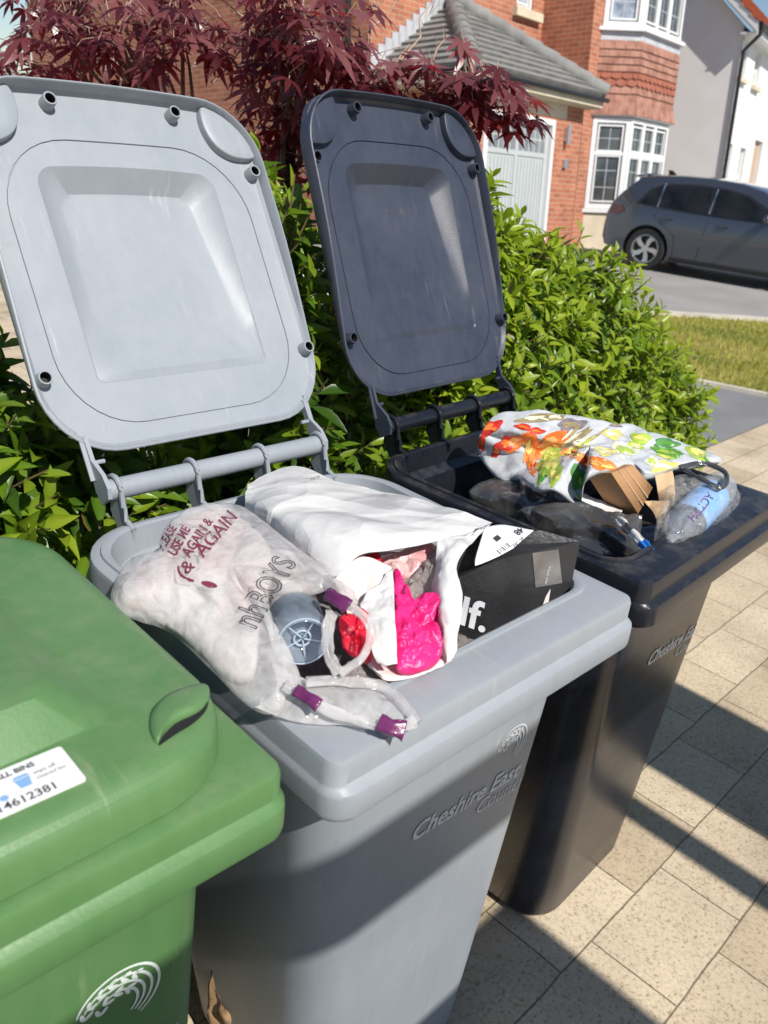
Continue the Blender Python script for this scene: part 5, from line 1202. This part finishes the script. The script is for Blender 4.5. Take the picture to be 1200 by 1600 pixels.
# --- white paper mailer, open mouth to the front
ml_ = empty("paper_mailer", "large white paper mailing bag lying open mouthed across the pale grey bin", "mailing bag")
topg = [[(-0.002, -0.038, 1.040), (0.091, -0.036, 1.050), (0.114, -0.149, 1.055), (0.129, -0.268, 1.070), (0.138, -0.362, 1.085), (0.149, -0.410, 1.085)],
        [(-0.045, -0.091, 1.055), (0.000, -0.136, 1.070), (0.008, -0.256, 1.085), (0.040, -0.326, 1.090), (0.074, -0.385, 1.095), (0.122, -0.417, 1.090)],
        [(-0.065, -0.120, 1.055), (-0.082, -0.225, 1.085), (-0.083, -0.331, 1.100), (-0.044, -0.374, 1.100), (0.011, -0.396, 1.100), (0.094, -0.421, 1.092)],
        [(-0.065, -0.117, 1.040), (-0.102, -0.259, 1.060), (-0.129, -0.381, 1.070), (-0.087, -0.388, 1.090), (-0.038, -0.401, 1.090), (0.091, -0.418, 1.085)]]
STR[:] = [Vector((0.6, -0.8, 0)), 1.8]
tp_ = sheet3(topg, [(0.0060, 6), (0.0022, 17), (0.0006, 60)], 3, 90, 60, 0.0008).build("top_sheet", M['paper'], ml_, sharp=28)
STR[:] = [None, 1.0]
bt2 = bvh_of(tp_)
d = drape([text2d("SX", 0.021)], (0.100, -0.094, 1.055), sub((0.056, -0.099, 1.055), (0.100, -0.094, 1.055)).normalized(), sub((0.067, -0.119, 1.060), (0.093, -0.086, 1.055)).normalized(), bt2); d2 = drape([text2d("L N", 0.022)], (0.146, -0.166, 1.060), sub((0.078, -0.150, 1.060), (0.146, -0.166, 1.060)).normalized(), sub((0.086, -0.188, 1.065), (0.114, -0.156, 1.060)).normalized(), bt2)
d.add(d2.v, d2.f); d.build("print", M['greyink'], ml_, smooth=False, fix=False)
sheet3([[(-0.123, -0.382, 1.065), (-0.085, -0.387, 1.088), (-0.052, -0.412, 1.075)], [(-0.129, -0.411, 1.050), (-0.095, -0.408, 1.060), (-0.080, -0.436, 1.055)], [(-0.143, -0.449, 1.030), (-0.106, -0.431, 1.030), (-0.110, -0.464, 1.030)]], [(0.004, 22), (0.002, 55)], 5, 24, 24).build("left_flap", M['paper_in'], ml_, sharp=None)
sheet3([[(-0.122, -0.430, 1.057), (-0.085, -0.421, 1.066), (-0.058, -0.419, 1.078)], [(-0.147, -0.470, 1.047), (-0.123, -0.468, 1.055), (-0.106, -0.473, 1.060)], [(-0.164, -0.506, 1.030), (-0.162, -0.519, 1.034), (-0.151, -0.526, 1.034)]], [(0.006, 26), (0.003, 60)], 6, 24, 28).build("front_flap", M['paper'], ml_, sharp=None)
sheet3([[(-0.138, -0.444, 1.030), (-0.119, -0.477, 1.000), (-0.081, -0.495, 0.990), (-0.025, -0.493, 0.990)], [(-0.157, -0.477, 1.020), (-0.153, -0.513, 1.015), (-0.108, -0.524, 1.008), (-0.055, -0.522, 1.006)], [(-0.159, -0.490, 1.012), (-0.157, -0.520, 1.010), (-0.111, -0.532, 1.006), (-0.061, -0.533, 1.005)]], [(0.003, 24), (0.0015, 60)], 7, 34, 18).build("mouth_lip", M['paper_in'], ml_, sharp=None)
sheet3([[(0.039, -0.404, 1.090), (0.082, -0.425, 1.092), (0.137, -0.417, 1.090)], [(0.009, -0.430, 1.075), (0.010, -0.446, 1.088), (0.013, -0.464, 1.088)], [(-0.029, -0.461, 1.050), (-0.048, -0.494, 1.068), (-0.026, -0.508, 1.072)], [(-0.049, -0.488, 1.020), (-0.065, -0.519, 1.038), (-0.051, -0.529, 1.042)], [(-0.062, -0.519, 1.000), (-0.075, -0.537, 1.010), (-0.062, -0.537, 1.012)]], [(0.004, 20), (0.002, 60)], 8, 24, 44).build("right_flap", M['paper'], ml_, sharp=None)
sheet3([[(-0.065, -0.364, 1.070), (0.026, -0.370, 1.060), (0.087, -0.392, 1.060)], [(-0.043, -0.368, 1.000), (0.056, -0.354, 0.970), (0.057, -0.417, 1.000)], [(-0.142, -0.485, 1.000), (-0.074, -0.491, 0.975), (-0.026, -0.505, 0.985)]], [(0.006, 20), (0.003, 50)], 9, 24, 24).build("inner_lining", M['paper_in'], ml_, sharp=None)

tag(pillow([(-0.040, -0.406, 1.062), (-0.044, -0.423, 1.060), (-0.062, -0.451, 1.058), (-0.064, -0.464, 1.056), (-0.051, -0.462, 1.058), (-0.042, -0.469, 1.060), (-0.032, -0.481, 1.055), (-0.044, -0.491, 1.050), (-0.064, -0.498, 1.048), (-0.074, -0.524, 1.035), (-0.091, -0.537, 1.022), (-0.123, -0.535, 1.020), (-0.143, -0.524, 1.022), (-0.134, -0.505, 1.030), (-0.095, -0.460, 1.045)], 0.012, 0.03, [(0.010, 17), (0.0045, 40), (0.0018, 110)], 17, 220, 48).build("tissue_paper", M['magenta'], sharp=50), "bright magenta crumpled tissue paper in the mouth of the white mailing bag", "tissue paper")
tag(pillow([(-0.052, -0.439, 1.045), (-0.024, -0.419, 1.052), (0.015, -0.407, 1.060), (0.048, -0.396, 1.065), (0.055, -0.410, 1.065), (0.027, -0.430, 1.060), (0.001, -0.442, 1.052), (-0.016, -0.456, 1.045), (-0.036, -0.450, 1.040)], 0.014, 0.02, [(0.012, 28), (0.006, 60)], 19, 90, 16).build("film_ball", M['greyfilm'], sharp=None), "crumpled ball of grey see-through film beside the magenta tissue", "plastic film")
tag(pillow([(-0.022, -0.356, 1.058), (0.015, -0.368, 1.062), (0.054, -0.384, 1.068), (0.040, -0.402, 1.060), (0.001, -0.412, 1.055), (-0.022, -0.406, 1.050), (-0.028, -0.382, 1.052)], 0.006, 0.02, [(0.010, 26), (0.004, 60)], 20, 80, 14).build("pink_wrapper", mat("dusty_pink_film", (0.62, 0.30, 0.31), 0.22, (0.74, 0.48, 0.47), 22, 0.5, 60), sharp=None), "dusty pink crinkled wrapper deep in the mouth of the white mailing bag", "wrapper")
tag(pillow([(-0.062, -0.363, 1.068), (-0.035, -0.371, 1.074), (-0.051, -0.389, 1.066)], 0.004, 0.01, [(0.004, 40)], 23, 40, 8).build("red_scrap", M['red'], sharp=None), "small dark red scrap just under the white mailing bag's top sheet", "plastic scrap")
tag(pillow([(-0.154, -0.428, 1.045), (-0.133, -0.436, 1.048), (-0.121, -0.434, 1.050), (-0.141, -0.476, 1.035), (-0.158, -0.492, 1.024), (-0.163, -0.476, 1.024), (-0.172, -0.464, 1.030)], 0.010, 0.02, [(0.010, 34), (0.004, 80)], 22, 80, 14).build("red_scrap", M['red'], sharp=None), "bright red plastic scrap behind the carrier bag's gathered handle", "plastic scrap")
tag(sheet3([[(-0.140, -0.454, 1.000), (-0.148, -0.507, 1.000), (-0.104, -0.527, 0.995), (-0.031, -0.524, 0.990)], [(-0.194, -0.470, 1.000), (-0.173, -0.507, 0.995), (-0.120, -0.523, 0.985), (-0.048, -0.520, 0.980)]], [(0.008, 30), (0.004, 70)], 31, 40, 16).build("film_scrap", M['greyfilm'], sharp=None), "grey film scrap between the white mailing bag and the pale grey bin's front edge", "plastic film")

# --- black cardboard box with tape, label and torn corner
bx_ = empty("cardboard_box", "black cardboard box with big white lettering in the pale grey bin's right corner", "box")
A_, B_, C2, K_, L_ = (Vector(p) for p in ((0.119, -0.470, 1.065), (0.247, -0.498, 1.065), (0.199, -0.461, 1.080), (0.115, -0.401, 1.070), (0.055, -0.424, 1.035)))
dn = Vector((-0.02, -0.012, -0.17))
def facegrid(p, q, r, s, n, m_, wv, sd_):
    """slightly buckled panel p-q (top) to s-r (bottom)"""
    g = []
    for j in range(m_ + 1):
        row = []
        for i in range(n + 1):
            a = p.lerp(q, i / n); b = s.lerp(r, i / n); c = a.lerp(b, j / m_)
            e = min(1, 4 * min(i, n - i) / n) * min(1, 4 * min(j, m_ - j) / m_)
            row.append(c + (q - p).cross(s - p).normalized() * (wv * e * noise.noise(c * 14 + Vector((sd_, 0, 0)))))
        g.append(row)
    v = [x for r_ in g for x in r_]; f = [(j * (n + 1) + i, j * (n + 1) + i + 1, (j + 1) * (n + 1) + i + 1, (j + 1) * (n + 1) + i) for j in range(m_) for i in range(n)]
    return v, f
mb = MB()
for p, q in ((L_, A_), (A_, B_), (B_, C2), (C2, K_), (K_, L_)): mb.add(*facegrid(p, q, q + dn, p + dn, 14, 14, 0.006, 3))
c_ = (A_ + B_ + C2 + K_ + L_) / 5 + Vector((0, 0, .004)); mb.add([A_, B_, C2, K_, L_, c_], [(0, 1, 5), (1, 2, 5), (2, 3, 5), (3, 4, 5), (4, 0, 5)])
bxo = mb.build("box_body", M['blackcard'], bx_, sharp=30, fix=False); bxb = bvh_of(bxo)
g_ = [(i / 10, j / 10) for j in range(11) for i in range(11)]; gf_ = [(j * 11 + i, j * 11 + i + 1, (j + 1) * 11 + i + 1, (j + 1) * 11 + i) for j in range(10) for i in range(10)]
def quad_drape(p00, p10, p01, name, m, par, bvh, lift=0.0015, cut=None):
    d = drape([(g_, gf_)], p00, sub(p10, p00), sub(p01, p00), bvh, lift); return d.build(name, m, par, fix=False)
quad_drape((0.164, -0.475, 1.060), (0.207, -0.489, 1.060), (0.135, -0.508, 1.030), "tape", M['tapes'], bx_, bxb, 0.0015)
lbq = [(0.064, -0.431, 1.062), (0.141, -0.459, 1.066), (0.127, -0.408, 1.088)]
# label lies over the box top and its back edge
lab_ = sheet3([[(0.056, -0.460, 1.066), (0.086, -0.470, 1.074), (0.120, -0.471, 1.078)], [(0.067, -0.451, 1.074), (0.106, -0.460, 1.084), (0.146, -0.468, 1.084)], [(0.114, -0.424, 1.092), (0.146, -0.435, 1.092), (0.175, -0.463, 1.088)]], [(0.0015, 30)], 4, 20, 20).build("address_label", M['sticker'], bx_, sharp=None)
lbb = bvh_of(lab_)
X_ = sub((0.081, -0.470, 1.078), (0.167, -0.467, 1.088)).normalized(); Y_ = -sub((0.127, -0.451, 1.086), (0.129, -0.470, 1.082)).normalized()
dd = drape([text2d("Tracked", 0.0125), ([(a, b - .016) for a, b in text2d("48", .016, bold=.0005)[0]], text2d("48", .016, bold=.0005)[1])], (0.159, -0.464, 1.088), sub((0.106, -0.469, 1.080), (0.159, -0.464, 1.088)).normalized(), sub((0.157, -0.479, 1.086), (0.159, -0.464, 1.088)).normalized(), lbb, .001)
bars = [([(0.004 * k, 0), (0.004 * k + (0.0012 if k % 3 else .0022), 0), (0.004 * k + (0.0012 if k % 3 else .0022), .010), (0.004 * k, .010)], [(0, 1, 2, 3)]) for k in range(7)]
d3 = drape(bars + [([(-.0, -.022), (.012, -.022), (.012, -.012), (0, -.012)], [(0, 1, 2, 3)])], (0.118, -0.461, 1.083), sub((0.076, -0.466, 1.078), (0.118, -0.461, 1.083)).normalized(), sub((0.115, -0.472, 1.082), (0.118, -0.461, 1.083)).normalized(), lbb, .001)
dd.add(d3.v, d3.f); dd.build("label_print", M['ink'], bx_, smooth=False, fix=False)
on_ = drape([text2d("half.", 0.057, bold=0.0014)], (0.001, -0.425, 1.000), sub((0.021, -0.520, 1.000), (0.005, -0.472, 1.000)).normalized(), (0.05, 0.0, 1), bxb, 0.0015); on_.build("box_lettering", M['logo_grey'], bx_, smooth=False, fix=False)
tn_ = drape([([(0, 0), (.012, -.002), (.02, .004), (.034, .003), (.030, .010), (.023, .008), (.022, .016), (.014, .012), (.012, .040), (.006, .030)], [tuple(range(10))])], (0.119, -0.531, 1.000), (0.98, -0.2, 0.18), (0, 0, 1), bxb, 0.0018); tn_.build("torn_patch", M['tornwhite'], bx_, smooth=False, fix=False)
tt2 = drape([text2d("Head over", 0.0065)], (0.166, -0.503, 1.050), (0, 0, -1), (1, -.2, 0), bxb, 0.0022); tt2.build("tape_print", M['logo_grey'], bx_, smooth=False, fix=False)

# --- black bin: liner, printed carrier bag, cardboard, bottle
inv_ = lambda pts: pts
cb = Vector((0.591, 0.018, 0)); c0, s0_ = math.cos(rad(2.77)), math.sin(rad(2.77))
WBK = lambda x, y, z: (cb.x + x * c0 - y * s0_, cb.y + x * s0_ + y * c0, z)
tag(pillow([WBK(-0.21, -0.48, .86), WBK(0.0, -.49, .86), WBK(.21, -.48, .86), WBK(.22, -.25, .86), WBK(.19, -.06, .85), WBK(0, -.05, .85), WBK(-.19, -.06, .85), WBK(-.22, -.25, .86)], 0.05, 0.08, [(0.025, 7), (0.006, 20)], 41).build("rubbish_sack", M['liner'], sharp=None), "black rubbish sack filling the bottom of the black bin", "rubbish sack")
STR[:] = [Vector((0.75, -0.66, 0)), 2.6]
tag(pillow([(0.456, -0.128, 0.955), (0.515, -0.136, 0.975), (0.543, -0.163, 0.995), (0.472, -0.243, 1.010), (0.490, -0.288, 1.010), (0.500, -0.334, 1.010), (0.513, -0.381, 1.000), (0.508, -0.445, 0.990), (0.479, -0.493, 0.975), (0.469, -0.447, 0.950), (0.455, -0.351, 0.950), (0.459, -0.234, 0.945)], 0.016, 0.05, [(0.014, 7), (0.0045, 20), (0.001, 55)], 43, 200, 40).build("bin_liner", M['liner'], sharp=None), "shiny black bin liner crumpled along the black bin's near side", "bin liner")
STR[:] = [None, 1.0]
vb_out = [(0.516, -0.084, 1.030), (0.510, -0.095, 1.060), (0.550, -0.094, 1.090), (0.573, -0.121, 1.100), (0.602, -0.153, 1.105), (0.651, -0.192, 1.100), (0.700, -0.240, 1.095), (0.760, -0.283, 1.085), (0.791, -0.332, 1.075), (0.823, -0.381, 1.065), (0.846, -0.413, 1.055), (0.850, -0.436, 1.050), (0.789, -0.431, 1.055), (0.717, -0.408, 1.055), (0.617, -0.404, 1.055), (0.606, -0.373, 1.065), (0.554, -0.368, 1.070), (0.491, -0.359, 1.070), (0.483, -0.352, 1.050), (0.503, -0.343, 1.005), (0.495, -0.331, 1.005), (0.459, -0.310, 1.030), (0.460, -0.270, 1.015), (0.512, -0.189, 1.000), (0.503, -0.152, 0.990), (0.523, -0.095, 1.000)]
vb = empty("printed_carrier_bag", "white carrier bag printed with vegetables and fruit on top of the black bin", "carrier bag")
vbo = pillow(vb_out, 0.020, 0.03, [(0.009, 9), (0.0035, 28), (0.0015, 70)], 45, 190, 30).build("bag_body", M['vegbag'], vb, sharp=None); vbb = bvh_of(vbo)
PR = {'red': (0.62, 0.03, 0.02), 'orange': (0.80, 0.17, 0.02), 'lorange': (0.85, 0.33, 0.10), 'green': (0.10, 0.30, 0.03), 'lime': (0.36, 0.50, 0.06), 'brown': (0.30, 0.24, 0.12), 'plum': (0.20, 0.17, 0.19), 'yellow': (0.72, 0.62, 0.16), 'pale': (0.72, 0.72, 0.52), 'dgreen': (0.08, 0.24, 0.07)}
prints = [('red', 765, 668, 15, 8, -25), ('red', 752, 692, 5, 9, 0), ('red', 775, 704, 5, 9, 10), ('red', 790, 693, 8, 9, 20), ('red', 818, 667, 10, 4, 10), ('red', 839, 673, 9, 4, 5), ('orange', 806, 691, 23, 8, -25), ('orange', 832, 712, 7, 24, 5), ('lorange', 826, 700, 5, 18, 10), ('orange', 861, 692, 25, 10, -28), ('lorange', 858, 706, 16, 9, -20), ('lorange', 893, 707, 17, 5, 12), ('orange', 922, 719, 33, 7, 17), ('lorange', 950, 729, 15, 4, 15),
          ('lime', 860, 722, 13, 18, 20), ('green', 848, 733, 5, 20, 12), ('lime', 866, 741, 8, 13, 10), ('dgreen', 902, 745, 8, 15, -5), ('green', 907, 752, 4, 10, 10), ('lime', 903, 780, 3, 8, -10), ('brown', 840, 653, 24, 5, -6), ('brown', 868, 651, 13, 4, -8), ('brown', 898, 686, 26, 4, -35), ('brown', 912, 692, 30, 3, -32), ('lime', 905, 697, 24, 2, -30), ('brown', 890, 680, 18, 3, -45), ('plum', 893, 664, 17, 8, -5), ('plum', 962, 664, 9, 3, 8),
          ('yellow', 957, 678, 14, 7, 8), ('yellow', 945, 705, 16, 6, 8), ('pale', 977, 702, 20, 11, 8), ('lime', 993, 695, 12, 5, 20), ('yellow', 1036, 728, 19, 8, -8), ('pale', 1019, 720, 9, 8, 0), ('lime', 1002, 684, 15, 8, 6), ('dgreen', 1041, 692, 18, 7, 5), ('green', 1044, 706, 23, 6, 12), ('lime', 1040, 713, 14, 3, 15), ('lime', 1090, 706, 16, 11, 25), ('green', 1084, 700, 10, 4, 60), ('green', 1097, 712, 12, 3, 40)]
import collections
inner_of = {'orange': 'lorange', 'red': 'orange', 'green': 'lime', 'dgreen': 'green', 'lime': 'yellow', 'brown': 'pale', 'yellow': 'pale', 'plum': 'brown', 'lorange': 'yellow', 'pale': 'lime'}
prints = [(a, b, c, d, e, f, 0) for a, b, c, d, e, f in prints] + [(inner_of[a], b - d * .22, c - e * .12, d * .5, e * .42, f, 1) for a, b, c, d, e, f in prints] + [(inner_of[a], b + d * .4, c + e * .25, d * .28, e * .25, f + 20, 1) for a, b, c, d, e, f in prints]
grp = collections.defaultdict(MB); cam_r, cam_u, cam_f = (Vector((cam.matrix_world[0][k], cam.matrix_world[1][k], cam.matrix_world[2][k])) for k in range(3))
prr = random.Random(4); D0 = disc2d()
for nm, x_, y_, a_, b_, an, lv_ in prints:
    # size in the print's own plane, about 1.1 mm per unit at the bag's distance
    k_ = 0.00116 * (1.3 if x_ < 930 else 1.08); c = Vector((0, 0, 0)); o_ = EYE - cam_f * 1.5 + cam_r * ((x_ - 600) / 1305.7 * 1.5) + cam_u * ((800 - y_) / 1305.7 * 1.5)
    t = rad(an); v = []; ph = prr.uniform(0, 6)
    for (px_, py_) in D0[0]:
        w_ = 1 + .16 * math.sin(3 * math.atan2(py_, px_) + ph) + .10 * math.sin(5 * math.atan2(py_, px_) + 2 * ph)
        ex, ey = px_ * a_ * k_ * w_, py_ * b_ * k_ * w_; v.append((ex * math.cos(t) - ey * math.sin(t), -(ex * math.sin(t) + ey * math.cos(t))))
    d = drape([(v, D0[1])], o_, cam_r, cam_u, vbb, 0.0010 + 0.00012 * prr.randint(0, 5) + 0.0008 * lv_); grp[nm].add(d.v, d.f)
for nm, mb in grp.items():
    c_ = PR[nm]; mb.build("print", mat("print_" + nm, tuple(q * .8 for q in c_), 0.3, tuple(min(1, q * 1.25 + .02) for q in c_), 55), vb, fix=False)
# brown carton
ct = empty("brown_carton", "small brown cardboard carton poking out from under the printed carrier bag", "box")
a, b, c, d_, e_ = (Vector(p) for p in ((0.521, -0.379, 1.072), (0.581, -0.385, 1.078), (0.582, -0.431, 1.050), (0.578, -0.418, 0.995), (0.522, -0.328, 1.055)))
ex = e_ - a; mb = MB(); 
mb.add(*facegrid(a, b, c, d_, 8, 8, 0.003, 1)); mb.add(*facegrid(a + ex, a, d_, d_ + ex, 8, 8, 0.004, 2)); mb.add(*facegrid(b + ex, b, a, a + ex, 6, 6, 0.002, 3)); mb.add(*facegrid(b, b + ex, c + ex, c, 4, 4, 0, 4)); mb.add(*facegrid(a + ex, b + ex, c + ex, d_ + ex, 4, 4, 0, 5)); mb.add(*facegrid(d_, c, c + ex, d_ + ex, 4, 4, 0, 6))
mb.build("box_body", M['kraft'], ct, sharp=30)
mb = MB(); nrm_ = (b - a).cross(d_ - a).normalized(); nrm_ = nrm_ if nrm_.z > 0 else -nrm_
for f_ in (.32, .62): mb.tube([a.lerp(b, f_) + nrm_ * .001, d_.lerp(c, f_) + nrm_ * .001], 0.0012, 5)
mb.build("fold_line", M['kraft_pale'], ct)
tag(sheet3([[(0.619, -0.413, 1.060), (0.657, -0.424, 1.065)], [(0.613, -0.429, 1.030), (0.630, -0.453, 1.035)], [(0.626, -0.435, 1.000), (0.646, -0.447, 1.000)]], [(0.003, 22)], 50, 14, 18).build("card_piece", M['kraft_pale'], sharp=None), "pale brown card standing right of the small brown carton", "card")
tag(sheet3([[(0.585, -0.419, 1.020), (0.631, -0.447, 1.020)], [(0.587, -0.440, 1.005), (0.604, -0.457, 1.010)], [(0.594, -0.451, 0.985), (0.603, -0.457, 0.985)]], [(0.003, 22)], 51, 14, 14).build("card_piece", M['kraft_pale'], sharp=None), "small pointed tan card flap beside the labelled water bottle's cap", "card")
tag(sheet3([[(0.548, -0.310, 1.005), (0.560, -0.352, 1.000), (0.564, -0.394, 0.995)], [(0.520, -0.334, 1.000), (0.532, -0.368, 0.995), (0.550, -0.398, 0.990)]], [(0.003, 30)], 52, 20, 10).build("paper_strip", M['paper'], sharp=None), "white paper strip under the small brown carton", "paper")
tag(sheet3([[(0.524, -0.337, 0.998), (0.529, -0.385, 1.000), (0.567, -0.431, 1.000)], [(0.515, -0.362, 0.992), (0.519, -0.406, 0.990), (0.557, -0.440, 0.990)], [(0.519, -0.394, 0.985), (0.524, -0.425, 0.980), (0.533, -0.452, 0.980)]], [(0.006, 26), (.003, 60)], 53, 24, 18).build("black_wrapper", M['liner'], sharp=None), "glossy black wrapper in front of the small brown carton", "wrapper")
tb = empty("plastic_tube", "slim white and black tube with a blue end in the black bin", "tube")
p0, p1, p2, p3, p4 = (Vector(p) for p in ((0.488, -0.428, 1.010), (0.480, -0.447, 1.008), (0.472, -0.464, 1.005), (0.462, -0.490, 1.000), (0.451, -0.513, 0.995)))
strip([p0, p0.lerp(p1, .5), p1], 0.02, [], 1, 10, .006).build("white_end", M['paper'], tb, sharp=None); strip([p1, p1.lerp(p2, .5), p2], 0.0195, [], 2, 10, .006).build("black_band", M['liner'], tb, sharp=None); strip([p2, p2.lerp(p3, .5), p3], 0.0195, [], 3, 10, .006).build("tube_body", M['paper'], tb, sharp=None); strip([p3, p3.lerp(p4, .5), p4], 0.0205, [], 4, 10, .007).build("blue_end", M['capblue'], tb, sharp=None)
pf2 = [(0.3, 0.0, 0), (0.3, 0.09, 0), (0.36, 0.1, 0), (0.7, 0.18, 0), (0.97, 0.26, 0), (1.0, 0.30, 0), (1.0, 0.92, 0), (.93, .97, 0), (.6, 1.0, 0), (0.1, 0.985, 0)]
ab, AC, AL = bottle("water_bottle", "clear water bottle with a pale blue purple lettered label in the black bin", (0.507, -0.513, 0.995), (0.785, -0.471, 1.025), 0.033, pf2, film("clear_bottle", (0.72, 0.80, 0.88), 0.38, 0.06, 0.3, 40), (0.34, 0.78, M['petblue']))
abb = bvh_of(*[o for o in ab.children])
d = drape([text2d("ACTIPH", 0.033, bold=0.0004)], (0.686, -0.487, 1.040), sub((0.538, -0.514, 1.020), (0.686, -0.487, 1.040)).normalized(), sub((0.666, -0.518, 1.040), (0.686, -0.487, 1.040)).normalized(), abb, 0.0012); d.build("bottle_lettering", M['lab_purple'], ab, smooth=False, fix=False)
tag(pillow([(0.660, -0.429, 1.050), (0.721, -0.458, 1.055), (0.755, -0.493, 1.050), (0.757, -0.516, 1.035), (0.704, -0.535, 1.020), (0.593, -0.533, 1.010), (0.518, -0.527, 1.000), (0.490, -0.507, 0.990), (0.524, -0.479, 1.000), (0.570, -0.461, 1.030)], 0.014, 0.03, [(0.012, 20), (0.005, 50)], 55, 120, 18).build("clear_film", M['film2'], sharp=None), "loose clear film wrapped round the labelled water bottle", "plastic film")
tag(strip([(0.684, -0.425, 1.066), (0.732, -0.448, 1.072), (0.738, -0.489, 1.065), (0.688, -0.508, 1.055), (0.688, -0.468, 1.058), (0.692, -0.432, 1.062)], 0.011, [], 6, 44, .004).build("black_strap", M['liner'], sharp=None), "looped shiny black plastic strap at the printed carrier bag's right end", "strap")

# --- brown paper sack and sticks on the ground between the green and grey bins
tag(pillow([(-0.165, -0.216, 0.300), (-0.124, -0.205, 0.280), (-0.100, -0.222, 0.220), (-0.092, -0.246, 0.120), (-0.113, -0.292, 0.050), (-0.179, -0.265, 0.050), (-0.173, -0.205, 0.080), (-0.175, -0.204, 0.200)], 0.03, 0.05, [(0.03, 12), (0.012, 30)], 60, 90, 16).build("paper_sack", mat("crumpled_brown_paper", (0.26, 0.16, 0.08), 0.85, (0.36, 0.24, 0.13), 12, 0.3, 50), sharp=None), "crumpled brown paper sack wedged between the green and pale grey bins", "paper sack")
for p, q, lb in (((-0.163, -0.210, 0.420), (-0.114, -0.197, 0.280), "longer dry stick leaning between the green and pale grey bins"), ((-0.164, -0.199, 0.360), (-0.142, -0.207, 0.260), "short dry stick leaning beside the brown paper sack")):
    mb = MB(); p, q = Vector(p), Vector(q); mb.tube([p, p.lerp(q, .5) + Vector((.004, 0, .004)), q], [.004, .005, .003], 7); tag(mb.build("dry_stick", M['twig']), lb, "stick")

# ------------------------------------------------------------------ added unseen timber pergola behind the viewpoint, invented to throw the shade bands
pg_ = empty("added_blocker", "added unseen timber pergola standing on the paving in front of the bins, behind the viewpoint", "blocker", Matrix.Translation((0, -2.0, 0)))
M['timber'] = mat("brown_timber", (0.22, 0.14, 0.08), 0.8, (0.32, 0.21, 0.12), 8, 0.3, 60)
PH = 2.18
mb = MB(); mb.box((-0.45, 0.02, PH + 0.09), (3.6, 0.06, 0.125)); mb.build("blocker_beam", M['timber'], pg_, smooth=False)
for x, wd, y1 in ((0.723, 0.082, -0.02),): 
    mb = MB(); mb.box((x, (y1 - 3.5) / 2, PH), (wd, y1 + 3.5, 0.05)); mb.build("blocker_rafter", M['timber'], pg_, smooth=False)
for x0, x1, y1 in ((0.913, 1.373, -0.03), (-2.6, 0.225, -0.37)):
    mb = MB(); mb.box(((x0 + x1) / 2, (y1 - 3.5) / 2, PH + 0.0), (x1 - x0, y1 + 3.5, 0.03)); mb.build("blocker_panel", M['timber'], pg_, smooth=False)
for x, y in ((1.28, -0.1), (-2.5, -0.5), (1.28, -3.4), (-2.5, -3.4)):
    mb = MB(); mb.box((x, y, PH / 2 - .03), (0.09, 0.09, PH)); mb.build("blocker_post", M['timber'], pg_, smooth=False)
